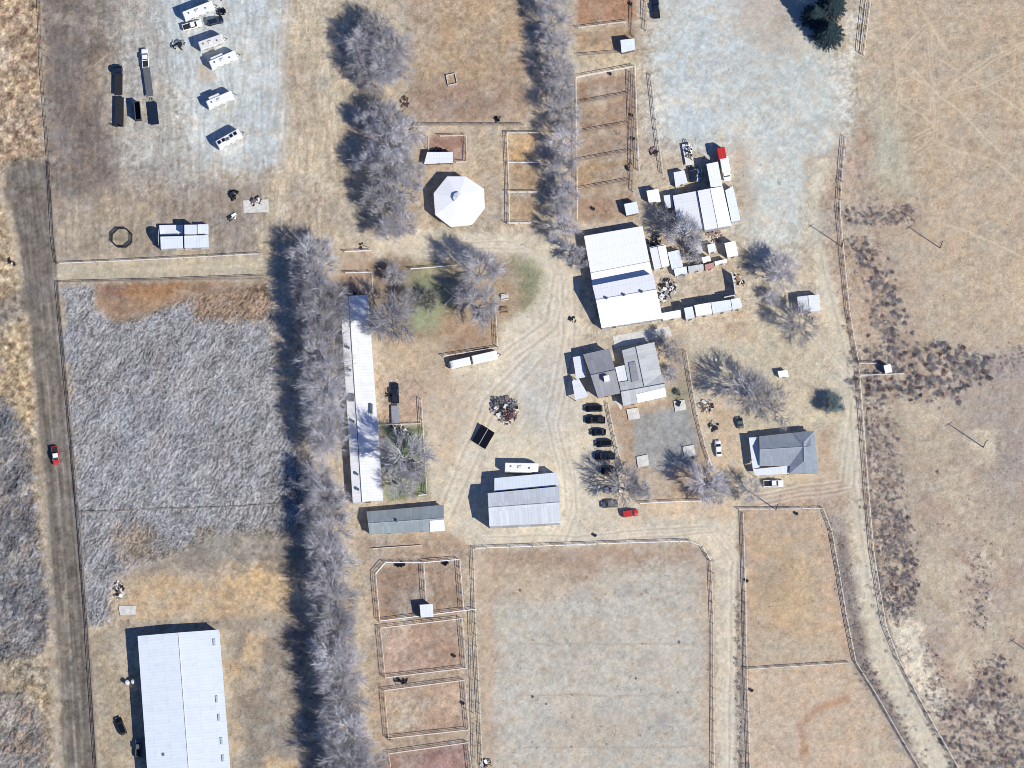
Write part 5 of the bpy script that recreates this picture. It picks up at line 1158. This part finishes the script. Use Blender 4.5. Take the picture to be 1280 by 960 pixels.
blades('dry_stalks', 'pale grey dry stalks standing all over the big western weed field', WFm & (C[..., 2] > C[..., 0] * .9), 52000, .42, .055, M['weedstuff'], 1, 'weeds')
blades('brush_stalks', 'dark grey stalks of the brush thickets left of the dirt road', inside(BR1, PX, PY) | inside(BR2, PX, PY), 30000, .5, .06, M['weedstuff'], 2, 'brush')
blades('dry_grass', 'yellow dry grass on both sides of the dirt road', (inside(FW1, PX, PY) | inside(FW2, PX, PY) | inside([(165, 722), (372, 706), (368, 768), (158, 775)], PX, PY)) & (n3 > -.15) & ~inside(ROAD, PX, PY) & ~inside(BR1, PX, PY), 30000, .30, .045, straw, 3, 'grass')
blades('reddish_weeds', 'reddish weeds growing in the lowest pen and beside the pens', inside([(482, 942), (588, 930), (594, 1000), (486, 1000)], PX, PY) | inside([(452, 790), (474, 790), (480, 880), (456, 880)], PX + n3 * 6, PY), 4200, .35, .07, plum, 4, 'weeds')
vg = (inside([(1033, 640), (1056, 650), (1070, 740), (1085, 830), (1120, 895), (1170, 1000), (1165, 1060), (1140, 950), (1085, 862), (1066, 828), (1045, 690)], PX, PY) | inside([(918, 740), (930, 740), (934, 1000), (922, 1000)], PX, PY))
blades('verge_weeds', 'grey purple weeds filling the strips outside the tan paddocks', vg, 9000, .35, .07, M['shrub2'], 5, 'weeds')
# ------------------------------------------------------------------ vehicles (x forward)
def loft(st, m, name, parent, smooth=False):
    """st: list of (x, half width bottom, half width top, z bottom, z top)"""
    V = []; Fc = []
    for x, wb, wt, z0, z1 in st:
        V += [(x, -wb * .92, z0), (x, wb * .92, z0), (x, wb, z0 + (z1 - z0) * .35), (x, (wb + wt) / 2, z0 + (z1 - z0) * .8), (x, wt * .86, z1), (x, -wt * .86, z1), (x, -(wb + wt) / 2, z0 + (z1 - z0) * .8), (x, -wb, z0 + (z1 - z0) * .35)]
    n = 8
    for i in range(len(st) - 1):
        for k in range(n): Fc.append((i * n + k, (i + 1) * n + k, (i + 1) * n + (k + 1) % n, i * n + (k + 1) % n))
    Fc += [tuple(range(n)), tuple(range(len(V) - 1, len(V) - n - 1, -1))]
    return meshobj(name, V, Fc, m, parent, smooth)
def wheels(root, xs, hw, r=.34, wd=.24):
    for x in xs:
        for s in (-1, 1):
            q = MB(); q.cyl((0, 0, 0), r, wd, 18, 'y'); w_ = q.build('wheel', M['rubber'], root, loc=(x, s * (hw - wd / 2), r)); q = MB(); q.cyl((0, s * (wd / 2 - .01), 0), r * .6, .05, 12, 'y'); q.build('rim', M['rim'], w_)
def car(px, py, ang, label, paint, kind='suv', L=4.7, group=None, h=None, name=None):
    """ang: heading in the photo, degrees, 0 = facing right"""
    hh = {'suv': 1.75, 'sedan': 1.45, 'pickup': 1.85}[kind]; b = at(px, py, hh * .8)
    root = thing(name or {'suv': 'parked_car', 'sedan': 'parked_car', 'pickup': 'pickup_truck'}[kind], label, 'pickup truck' if kind == 'pickup' else 'car', (b.x, b.y, 0), math.radians(ang), group)
    l = L / 2; W = .93 if kind != 'pickup' else 1.0
    if kind == 'pickup':
        hd = 1.08; loft([(-l, W * .93, W * .9, .5, .98), (-l + .1, W, W * .93, .42, 1.05), (-.45, W, W * .95, .4, 1.1), (.9, W, W * .93, .4, 1.12), (l - .5, W, W * .86, .42, 1.05), (l - .06, W * .9, W * .78, .5, .88)], paint, 'body', root)
        q = MB(); q.box((-l / 2 - .42, 0, 1.07), (l - .75, W * 1.55, .05)); q.build('bed', M['dark'], root)
        q = MB()
        for s in (-1, 1): q.box((-l / 2 - .42, s * W * .84, 1.12), (l - .7, .14, .22))
        q.box((-l + .1, 0, 1.12), (.12, W * 1.7, .22)); q.build('bed_side', paint, root)
        gx0, gx1, rx0, rx1, top = -.62, 1.35, -.45, .72, 1.82
    elif kind == 'suv':
        hd = 1.02; loft([(-l, W * .88, W * .84, .45, .95), (-l + .15, W * .98, W * .9, .35, 1.06), (-l * .3, W, W * .95, .3, 1.05), (.75, W, W * .94, .3, 1.05), (l - .45, W * .97, W * .85, .34, .95), (l - .05, W * .84, W * .72, .42, .75)], paint, 'body', root, True)
        gx0, gx1, rx0, rx1, top = -l + .12, 1.15, -l + .42, .42, 1.72
    else:
        hd = .92; loft([(-l, W * .84, W * .76, .45, .86), (-l + .3, W * .96, W * .86, .3, .95), (-l * .35, W, W * .93, .28, .95), (.75, W, W * .92, .28, .94), (l - .45, W * .95, W * .82, .3, .84), (l - .03, W * .8, W * .7, .4, .66)], paint, 'body', root, True)
        gx0, gx1, rx0, rx1, top = -l + .55, 1.15, -l + 1.2, .3, 1.42
    wb = W * .88; wt = W * .68
    V = [(gx0, -wb, hd), (gx1, -wb, hd), (gx1, wb, hd), (gx0, wb, hd), (rx0, -wt, top), (rx1, -wt, top), (rx1, wt, top), (rx0, wt, top)]
    meshobj('windows', V, [(3, 2, 1, 0), (4, 5, 6, 7), (0, 1, 5, 4), (1, 2, 6, 5), (2, 3, 7, 6), (3, 0, 4, 7)], M['glass'], root)
    q = MB(); q.box(((rx0 + rx1) / 2, 0, top + .02), (rx1 - rx0 + .06, wt * 2 + .05, .07), 0, .93, .02)
    for s in (-1, 1):
        q.bar((gx1, s * wb, hd), (rx1, s * wt, top), .04, n=4); q.bar((gx0, s * wb, hd), (rx0, s * wt, top), .05, n=4); q.bar(((gx0 + gx1) / 2, s * wb, hd), ((rx0 + rx1) / 2, s * wt, top), .035, n=4)
    q.build('roof', paint, root)
    for s in (-1, 1):
        q = MB(); q.box((l - .1, s * W * .58, .72), (.12, .32, .14)); q.build('headlight', M['lamp'], root)
        q = MB(); q.box((-l + .04, s * W * .68, .85), (.1, .22, .2)); q.build('tail_light', M['tail'], root)
        q = MB(); q.box((gx1 - .15, s * (W + .05), hd + .1), (.12, .18, .14)); q.build('mirror', paint, root)
    wheels(root, (-l + .85, l - .9), W); return root
def trailer(px, py, ang, label, L=8.0, W=2.45, H=3.1, paint=None, name='camper', cat='camper', slide=None, hitch=True, group=None, nose=.5, vents=2, panels=False, rad=0):
    paint = paint or M['white']; b = at(px, py, H); root = thing(name, label, cat, (b.x, b.y, 0), math.radians(ang), group); l = L / 2; w_ = W / 2; z0 = .55
    V = []; Fc = []; prof = [(-l, .0), (-l + .04, .12), (l - nose, .0), (l - nose * .35, .18), (l, .62)]
    st = [(-l, z0, H - .12), (-l + .15, z0 - .05, H), (l - nose, z0 - .05, H), (l - nose * .35, z0, H - .22), (l, z0 + .25, H - .85)]
    for x, a, c in st:
        V += [(x, -w_, a), (x, w_, a), (x, w_, c - .12), (x, w_ - .12, c), (x, -w_ + .12, c), (x, -w_, c - .12)]
    n = 6
    for i in range(len(st) - 1):
        for k in range(n): Fc.append((i * n + k, (i + 1) * n + k, (i + 1) * n + (k + 1) % n, i * n + (k + 1) % n))
    Fc += [tuple(range(n)), tuple(range(len(V) - 1, len(V) - n - 1, -1))]
    body = meshobj('body', V, Fc, paint, root)
    if name in ('camper', 'motorhome'):
        q = MB(); q.box((-l * .1, 0, H + .14), (1.0, .75, .3), 0, .85, .04); q.build('air_conditioner', M['offwhite'] if not panels else M['grey'], root)
        for k in range(vents):
            q = MB(); q.box((-l * .65 + k * l * 1.1, .2 - .4 * (k % 2), H + .06), (.42, .42, .14), 0, .9, .02); q.build('roof_vent', M['grey'], root)
        for s, xs in ((-1, (-l * .5, 0, l * .5)), (1, (-l * .5, l * .35))):
            for x in xs:
                q = MB(); q.box((x, s * w_, 1.95), (.9, .06, .55)); q.build('window', M['glass'], root)
        q = MB(); q.box((l * .15, -w_ - .01, 1.55), (.7, .06, 1.8)); q.build('door', M['offwhite'], root)
        q = MB(); q.bar((-l * .7, -w_ - .1, H - .3), (l * .6, -w_ - .1, H - .3), .1, n=6); q.build('awning', M['offwhite'], root)
        q = MB()
        for s in (-1, 1): q.box((0, s * (w_ + .004), 1.15), (L * .86, .02, .22))
        q.build('stripe', M['grey'], root)
    if panels:
        for x in (-l * .78, -l * .42, l * .25, l * .6):
            q = MB(); q.box((x, .35, H + .07), (1.0, .95, .06)); q.build('solar_panel', M['navy'], root)
    if slide:
        q = MB(); q.box((slide[0], w_ + .35, 1.8), (slide[1], .8, 2.1)); q.build('slide_out', M['offwhite'], root)
    if hitch:
        q = MB(); q.bar((l - .1, -.5, .5), (l + 1.1, 0, .5), .06); q.bar((l - .1, .5, .5), (l + 1.1, 0, .5), .06); q.bar((l + .95, 0, 0), (l + .95, 0, .75), .05); q.build('hitch', M['dark'], root)
        q = MB(); q.cyl((l + .3, .17, .8), .15, .45, 10); q.cyl((l + .3, -.17, .8), .15, .45, 10); q.build('gas_bottle', M['offwhite'], root)
    wheels(root, (-.75, .15) if hitch else (-l + 1.6, l - 1.2), w_ - .02, .38, .25); return root
def truck(px, py, ang, label, paint, cargo='flat', L=8.0, name='truck', cat='truck', cargom=None):
    b = at(px, py, 1.6); root = thing(name, label, cat, (b.x, b.y, 0), math.radians(ang)); l = L / 2
    loft([(l - 2.3, 1.08, 1.0, .7, 2.45), (l - 1.35, 1.1, 1.0, .7, 2.5), (l - 1.0, 1.1, 1.0, .7, 1.6), (l - .1, 1.0, .85, .75, 1.4), (l, .9, .8, .8, 1.25)], paint, 'cab', root)
    q = MB(); q.box((l - 1.12, 0, 2.02), (.28, 1.7, .6), 0, .92); q.build('windscreen', M['glass'], root)
    q = MB(); q.box((-1.1, 0, .85), (L - 2.2, .9, .25)); q.build('chassis', M['dark'], root)
    if cargo == 'box': q = MB(); q.box((-1.15, 0, 2.15), (L - 2.5, 2.4, 2.3), 0, 1, .05); q.build('cargo_box', cargom or M['white'], root)
    else:
        q = MB(); q.box((-1.15, 0, 1.06), (L - 2.5, 2.3, .14)); bd = q.build('flat_bed', cargom or M['dark'], root)
        q = MB(); q.box((l - 2.5, 0, 1.6), (.1, 2.2, 1.0)); q.build('headboard', M['dark'], root)
    wheels(root, (-l + 1.0, -l + 2.1, l - 1.1), 1.12, .48, .3)
    for s in (-1, 1): q = MB(); q.box((l - .02, s * .65, 1.0), (.08, .28, .16)); q.build('headlight', M['lamp'], root)
    return root
def flatbed(px, py, ang, label, L=9, W=2.4, deckm=None, ramps=False, z=.9, load=None, cat='trailer'):
    b = at(px, py, z); root = thing('flatbed_trailer', label, cat, (b.x, b.y, 0), math.radians(ang)); l = L / 2
    q = MB(); q.box((0, 0, z), (L, W, .12))
    for s in (-1, 1): q.box((0, s * W / 2, z - .08), (L + .1, .12, .26))
    q.build('deck', deckm or M['dark'], root)
    q = MB(); q.bar((l, -.6, z - .2), (l + 1.5, 0, z - .2), .07); q.bar((l, .6, z - .2), (l + 1.5, 0, z - .2), .07); q.bar((l + 1.2, 0, 0), (l + 1.2, 0, z), .06); q.build('hitch', M['dark'], root)
    if ramps:
        for s in (-1, 1): q = MB(); q.box((-l - .1, s * W * .32, z + .7), (.1, .5, 1.4)); q.build('ramp', M['dark'], root)
    wheels(root, (-.8, .1), W / 2 + .05, .38, .24); return root

trailer(248, 12.5, 22, 'white camper cut off by the top edge, northernmost in the gravel lot', 9.0, 2.5, 3.5, vents=3)
car(240, 31, 16, 'white pickup with an open bed parked between the two top campers', M['white'], 'pickup', 5.6)
car(269, 26, 14, 'dark navy car parked right of the white pickup in the gravel lot', M['navy'], 'suv', 4.8)
trailer(264, 52, 20, 'cream camper with one dark roof unit, second from the top of the gravel lot', 7.2, 2.5, 3.4, M['offwhite'])
trailer(279, 74, 24, 'white camper with a slide-out roof strip, third from the top of the gravel lot', 8.0, 2.4, 3.2, slide=(-1.4, 3.6))
trailer(275, 124, 24, 'white camper with a short slide-out, alone in the middle of the gravel lot', 7.8, 2.3, 3.1, slide=(-1.2, 3.2), vents=1)
trailer(286, 173, 30, 'white camper with dark solar panels on its roof, southernmost in the gravel lot', 7.4, 2.5, 3.4, panels=True, vents=0)
# machinery left of the lot
truck(148, 100, 90, 'long black truck with dark load, front end of the left-hand vehicle line', M['navy'], 'flat', 8.6, cargom=M['dark'])
flatbed(149, 140, 90, 'black flatbed trailer with raised ramps behind the long black truck', 8.5, 2.4, M['dark'], True)
car(181, 72, 95, 'white pickup at the head of the right-hand trailer line', M['white'], 'pickup', 5.6)
flatbed(185, 102, 98, 'narrow open frame trailer behind the white pickup on the left', 8.5, 1.9, M['grey'], False)
flatbed(192, 142, 97, 'dark tarpaulin-covered trailer bed south of the frame trailer', 6.4, 2.3, M['navy'], False, .8)
def bin_(px, py, ang, label, L=4.5, W=2.0, H=1.8, m=None, name='dumpster', cat='dumpster', wall=.1):
    b = at(px, py, H); root = thing(name, label, cat, (b.x, b.y, 0), math.radians(ang)); q = MB(); q.box((0, 0, .25), (L, W, .15)); q.build('floor', m or M['dark'], root); q = MB()
    for s in (-1, 1): q.box((0, s * (W / 2 - wall / 2), H / 2 + .1), (L, wall, H)); q.box((s * (L / 2 - wall / 2), 0, H / 2 + .1), (wall, W - 2 * wall - .01, H - .004))
    q.build('side_wall', m or M['dark'], root); q = MB()
    for s in (-1, 1): q.box((0, s * W / 2, H + .1), (L + .1, .12, .1))
    q.build('rim', M['grey'], root); return root
bin_(172, 138, 96, 'tall narrow dark steel bin beside the tarpaulin-covered trailer', 5.2, 1.6, 2.6)
# yard vehicles
q_ = [(742, 510, 181, 'black car nearest the farmhouse in the parked row', 'suv', 5.0, M['black']), (744, 524.5, 180, 'black pickup with pale bed, second from the farmhouse in the parked row', 'pickup', 5.5, M['black']), (748, 540, 182, 'smallest black car, third from the farmhouse in the parked row', 'sedan', 4.3, M['black']),
      (755, 554, 183, 'black car, fourth from the farmhouse in the parked row', 'suv', 4.7, M['black']), (756, 569.5, 180, 'black pickup, fifth from the farmhouse in the parked row', 'pickup', 5.6, M['navy']), (761, 588, 182, 'dark car under the bare tree shadow at the south end of the parked row', 'suv', 4.7, M['black']),
      (766, 612, 184, 'white and dark car half hidden under the bare tree', 'sedan', 4.6, M['silver']), (762, 630, 184, 'dark grey car just west of the red car', 'suv', 4.6, M['grey']), (788, 641, 8, 'bright red car parked at the south fence corner of the farmhouse yard', 'suv', 4.6, M['red']),
      (898, 560, 96, 'white sedan by the east fence of the farmhouse yard', 'sedan', 4.6, M['white']), (967, 604, 2, 'white pickup parked south of the bungalow', 'pickup', 5.6, M['white']), (820, 10, 95, 'dark blue pickup at the top edge of the gravel yard', 'pickup', 5.8, M['navy']),
      (151, 907, 112, 'black car parked at an angle west of the huge barn', 'suv', 5.2, M['black']), (173, 934, 92, 'silver pickup in the shadow of the huge barn', 'pickup', 5.4, M['grey']), (69, 569, 278, 'red pickup with a white cab roof driving on the dirt road', 'pickup', 5.2, M['red']), (494, 491, 92, 'dark pickup towing a small trailer east of the long shed', 'pickup', 5.8, M['navy'])]
for x, y, a, lb, kd, L, pt in q_: rt = car(x, y, a, lb, pt, kd, L)
for o in bpy.data.objects:
    if o.get('label', '').startswith('red pickup'):
        for c in o.children:
            if c.name.startswith('roof'): c.data.materials[0] = M['white']; c['label'] = 'white cab roof'
flatbed(494, 518, 92, 'small pale trailer behind the dark pickup east of the long shed', 5.0, 2.0, M['silver'], False, .7)
trailer(652, 584, -1, 'long white motorhome parked north of the hay barn', 9.4, 2.5, 3.1, name='motorhome', cat='motorhome', hitch=False, nose=1.1)
trailer(606, 446, 13, 'right-hand white horse trailer behind the tree island', 7.2, 2.3, 2.5, name='horse_trailer', cat='horse trailer', nose=.9)
trailer(575, 453, 193, 'left-hand white horse trailer behind the tree island', 5.9, 2.1, 2.3, name='horse_trailer', cat='horse trailer', nose=.9)
truck(907, 211, -80, 'white box truck parked east of the workshop', M['white'], 'box', 6.8)
trailer(902, 191, 100, 'red enclosed trailer parked behind the white box truck', 3.4, 2.3, 3.6, M['red'], name='cargo_trailer', cat='cargo trailer', hitch=False, nose=.3)
flatbed(860, 193, 100, 'utility trailer piled with junk north of the workshop', 6.2, 2.2, M['offwhite'], False, .8)
car(865, 217, 95, 'dark vehicle parked against the workshop north wall', M['navy'], 'suv', 4.6)
car(925, 528, 100, 'small dark car at the north-west corner of the bungalow', mat('green_paint', (.12, .15, .14), .4, .2, 2), 'sedan', 3.2)
# dark roofed carport-like trailer with a white centre ridge
PN = [(602, 530.5), (618.5, 541), (606.5, 561.5), (590, 551)]
root = thing('solar_array', 'tilted black solar panel array with a pale centre strip near the junk pile', 'solar array', base_of(PN, .9)); c = [at(x, y, z) - root.location for (x, y), z in zip(PN, (1.3, 1.3, .6, .6))][::-1]
q = MB(); q.hexa([p - Vector((0, 0, .06)) for p in c], c); pl = q.build('panel', M['black'], root)
a = (c[2] + c[3]) / 2; b_ = (c[0] + c[1]) / 2; q = MB(); q.bar(a + Vector((0, 0, .04)), b_ + Vector((0, 0, .04)), .13, n=4); q.build('centre_strip', M['silver'], root)
for p in c: q = MB(); q.bar((p.x * .85, p.y * .85, -.1), (p.x * .85, p.y * .85, p.z - .05), .06); q.build('leg', M['silver'], root)

# ------------------------------------------------------------------ piles and odds and ends
def junk(px, py, r_px, n, label, name='junk_pile', cat='junk pile', hmax=1.2, seed=1, mats=None, flatm=False, base=0.0, aspect=1.0, rot=0):
    rnd = random.Random(seed); root = thing(name, label, cat, at(px, py)); mats = mats or ['white_wood', 'rust', 'dark', 'redbrown', 'wood', 'silver', 'grey']
    nm = {'white_wood': 'board', 'rust': 'scrap', 'dark': 'scrap', 'redbrown': 'scrap', 'wood': 'board', 'silver': 'panel', 'grey': 'panel', 'white': 'panel', 'blue': 'tarp', 'offwhite': 'panel', 'pole': 'log', 'black': 'scrap', 'red': 'scrap'}
    n = min(n, 98)
    for _ in range(n):
        a = rnd.uniform(0, 2 * PI); r = r_px * S * math.sqrt(rnd.random()); x = r * math.cos(a); y = r * math.sin(a) * aspect; cr, sr = math.cos(rot), math.sin(rot); x, y = x * cr - y * sr, x * sr + y * cr
        z = base + hmax * (1 - (r / (r_px * S)) ** 1.5) * rnd.uniform(.2, 1) + .1; mk = rnd.choice(mats); q = MB(); k = rnd.random()
        if k < .38:
            L = rnd.uniform(.5, 2.0); b_ = rnd.uniform(0, PI); d = Vector((math.cos(b_), math.sin(b_), rnd.uniform(-.3, .3))) * L / 2; c = Vector((x, y, max(z, base + .15))); q.bar(c - d, c + d, rnd.uniform(.05, .11), n=6)
        elif k < .85: q.box((x, y, z), (rnd.uniform(.3, 1.5), rnd.uniform(.25, 1.0), rnd.uniform(.08, .5)), rnd.uniform(0, 3), rnd.uniform(.8, 1), .02)
        else: q.cyl((x, y, z), rnd.uniform(.2, .4), rnd.uniform(.2, .7), 10, rnd.choice('xyz'))
        q.build(nm.get(mk, 'scrap'), M[mk], root)
    return root
junk(631, 512, 18, 98, 'round heap of brush and broken boards in the middle of the driveway', 'burn_pile', 'burn pile', 1.5, 2, ['white_wood', 'pole', 'redbrown', 'offwhite', 'dark', 'grey', 'redbrown'])
junk(627, 519, 4, 6, 'bright white panel scraps on the side of the round heap', 'scrap_panels', 'scrap', .6, 3, ['white'])
junk(835, 358, 11, 55, 'cluttered heap between the riding hall and the shed row', hmax=1.0, seed=4, mats=['white_wood', 'silver', 'dark', 'offwhite', 'wood'])
junk(829, 370, 11, 45, 'heap of pale sheets and barrels above the nearest storage stall', hmax=1.0, seed=5, mats=['white_wood', 'silver', 'dark', 'offwhite'])
junk(852, 340, 12, 30, 'strip of pale clutter south of the tree-covered roof', hmax=.9, seed=6, mats=['silver', 'offwhite', 'blue', 'dark'], aspect=.45, rot=.2)
junk(870, 336, 10, 30, 'strip of clutter beside the faded red roof', hmax=.8, seed=7, mats=['wood', 'white', 'redbrown', 'dark'], aspect=.4, rot=.2)
junk(818, 302, 9, 26, 'dark clutter north of the two-tone lean-to', hmax=.9, seed=8, mats=['dark', 'grey', 'wood'])
junk(893, 294, 10, 36, 'reddish clutter below the workshop south wall', hmax=.8, seed=9, mats=['redbrown', 'wood', 'rust', 'offwhite'])
junk(922, 350, 9, 26, 'pipes and boards leaning outside the eastern yard wall', hmax=.9, seed=10, mats=['white_wood', 'dark', 'wood'], aspect=.5, rot=-.9)
junk(861, 190, 9, 40, 'load of junk heaped on the utility trailer', 'junk_load', 'load', .8, 11, ['white', 'dark', 'silver', 'wood'], base=.85, aspect=.4, rot=1.75)
junk(873, 216, 9, 26, 'pale sheets and machines beside the dark vehicle at the workshop', hmax=1.0, seed=12, mats=['white', 'silver', 'grey'], aspect=.5, rot=1.6)
junk(818, 190, 5, 12, 'reddish and dark tools by the fence west of the gravel yard', hmax=.6, seed=13, mats=['redbrown', 'dark', 'rust'])
junk(787, 208, 5, 10, 'dark tubs at the corner of the long horse pens', hmax=.7, seed=14, mats=['dark', 'grey'])
junk(883, 507, 9, 34, 'ring of cut branches and timber outside the farmhouse yard', hmax=.6, seed=15, mats=['white_wood', 'rust', 'dark'])
junk(892, 532, 6, 16, 'small dark heap south of the ring of branches', hmax=.6, seed=16, mats=['dark', 'rust', 'white_wood'])
junk(222, 56, 9, 26, 'cluster of grills and gear left of the second camper', hmax=.8, seed=17, mats=['dark', 'grey', 'silver'], aspect=.6)
junk(277, 17, 6, 16, 'black bins beside the top camper', hmax=1.0, seed=18, mats=['black', 'dark'])
junk(292, 244, 7, 16, 'dark machine parts left of the concrete slab', hmax=1.0, seed=19, mats=['dark', 'white_wood', 'black'])
junk(320, 252, 6, 14, 'dark machine standing on the concrete slab', hmax=.9, seed=20, mats=['dark', 'rust', 'white'], base=.12)
junk(290, 272, 5, 8, 'few dark and white scraps below the machine parts', hmax=.4, seed=21, mats=['dark', 'white'])
junk(148, 738, 12, 40, 'ruined white and brown junk at the south edge of the weed field', hmax=.8, seed=22, mats=['white', 'rust', 'dark', 'white_wood'], aspect=.5, rot=1.5)
junk(716, 400, 4, 5, 'two dark boards lying by the south-west corner of the riding hall', 'boards', 'boards', .3, 23, ['dark'])
junk(502, 538, 14, 40, 'curved line of dark rocks and boards at the top of the green lawn', 'rock_edging', 'rocks', .4, 24, ['dark', 'white', 'grey', 'pole'], aspect=.3, rot=-.3)
junk(485, 494, 3, 4, 'small dark objects left of the dark pickup', hmax=.4, seed=25, mats=['dark'])
junk(927, 952, 3, 0, 'x') if False else None
junk(608, 955, 7, 18, 'dark scraps at the bottom edge between the pens and the arena', hmax=.6, seed=26, mats=['dark', 'white', 'rust'])
junk(622, 149, 4, 7, 'black trough boxes at the bottom fence of the brown top field', 'trough', 'trough', .5, 27, ['black'])
junk(545, 188, 9, 18, 'row of dark feeders just north of the stall roof', 'feeders', 'feeders', .7, 28, ['black', 'dark'], aspect=.25)
junk(505, 128, 8, 14, 'fallen branches at the foot of the trees above the stall roof', 'branches', 'branches', .4, 29, ['pole', 'wood'])
junk(454, 308, 5, 6, 'dark log beside the short pale fence', 'log', 'log', .3, 30, ['pole'])
junk(446, 372, 9, 20, 'dark clutter inside the pen north of the long shed', hmax=.5, seed=31, mats=['pole', 'dark', 'wood'])
junk(12, 328, 6, 14, 'low ring of stones and sticks in the dry grass left of the road', 'fire_ring', 'fire ring', .3, 32, ['dark', 'pole', 'white_wood'])
for x, y, sz, lb, nm in ((159, 853, 1.0, 'left-hand of two small white roof-topped tanks west of the huge barn', 'water_tank'), (166.5, 852, 1.0, 'right-hand of two small white tanks west of the huge barn', 'water_tank')):
    b = at(x, y, 1.6); root = thing(nm, lb, 'tank', (b.x, b.y, 0)); q = MB(); q.cyl((0, 0, .8), .62, 1.6, 16); q.build('tank', M['white'], root); q = MB(); q.cyl((0, 0, 1.68), .62, .18, 16, r2=.25); q.build('lid', M['offwhite'], root)
for x, y, lb in ((631, 371, 'upper pale wooden picnic table on the brown ground east of the tree island'), (631, 387, 'lower brown wooden picnic table east of the tree island')):
    b = at(x, y, .75); root = thing('picnic_table', lb, 'picnic table', (b.x, b.y, 0), .1); mm = M['white_wood'] if y < 380 else M['wood']
    q = MB()
    for k in range(4): q.box((0, -.36 + k * .24, .75), (2.1, .21, .05))
    q.build('table_top', mm, root)
    for s in (-1, 1):
        q = MB(); q.box((0, s * .8, .45), (2.1, .28, .05)); q.build('seat', mm, root)
        q = MB(); q.bar((s * .75, -.8, 0), (s * .75, .3, .74), .05, n=4); q.bar((s * .75, .8, 0), (s * .75, -.3, .74), .05, n=4); q.build('leg', mm, root)
def barrel(x, y, lb, m='dark', r=.42, h=.8, name='barrel', cat='barrel'):
    b = at(x, y, h); root = thing(name, lb, cat, (b.x, b.y, 0)); q = MB(); q.cyl((0, 0, h / 2), r, h, 14); q.build('drum', M[m], root); q = MB()
    for z in (.05, h * .35, h * .68, h - .03): q.cyl((0, 0, z), r * 1.05, .05, 14)
    q.build('hoop', M['grey'], root)
for x, y, lb in ((940, 863, 'black round water trough by the west fence of the lower tan paddock'), (996, 642, 'dark water trough by the top fence of the upper tan paddock'), (568, 820, 'dark trough in the right corner of the second lower pen'), (579, 879, 'dark trough by the right fence of the third lower pen'), (487, 923, 'dark trough at the lower left of the third lower pen'), (934, 726, 'round trough at the top of the weedy strip'),
                 (790, 144, 'dark tub in the alley of the long horse pens, upper'), (792, 173, 'dark tub in the alley of the long horse pens, middle'), (763, 92, 'dark tub by the top fence of the long horse pens'), (789, 5, 'dark tub at the top edge of the horse pens'), (742, 261, 'dark tub alone in the lowest of the long horse pens'), (744, 669, 'small dark tub just south of the arena top fence') ): barrel(x, y, lb)
barrel(546, 726, 'x') if False else None
junk(500, 706, 5, 8, 'dark feeders under the top fence of the double pen, left half', 'feeders', 'feeders', .5, 33, ['black'], aspect=.3)
junk(557, 704, 4, 6, 'dark feeders under the top fence of the double pen, right half', 'feeders', 'feeders', .5, 34, ['black'], aspect=.3)
junk(501, 851, 9, 14, 'line of dark tubs in the alley between the second and third lower pens', 'feeders', 'feeders', .5, 35, ['black', 'dark'], aspect=.2)

for i, (x, y, r, lb) in enumerate(((625, 504, 9, 'tangle of grey branches on the upper left of the round heap'), (638, 506, 9, 'tangle of grey branches on the upper right of the round heap'), (634, 518, 10, 'tangle of reddish branches on the lower right of the round heap'))):
    V, Fc = shrub_geo(50 + i, 420, r * S); o = meshobj('brush_tangle', V, Fc, M['shrub2'] if i < 2 else M['shrub3']); p_ = at(x, y); o.location = (p_.x, p_.y, .1); o.scale = (1, 1, .75); tag(o, lb, 'brush')
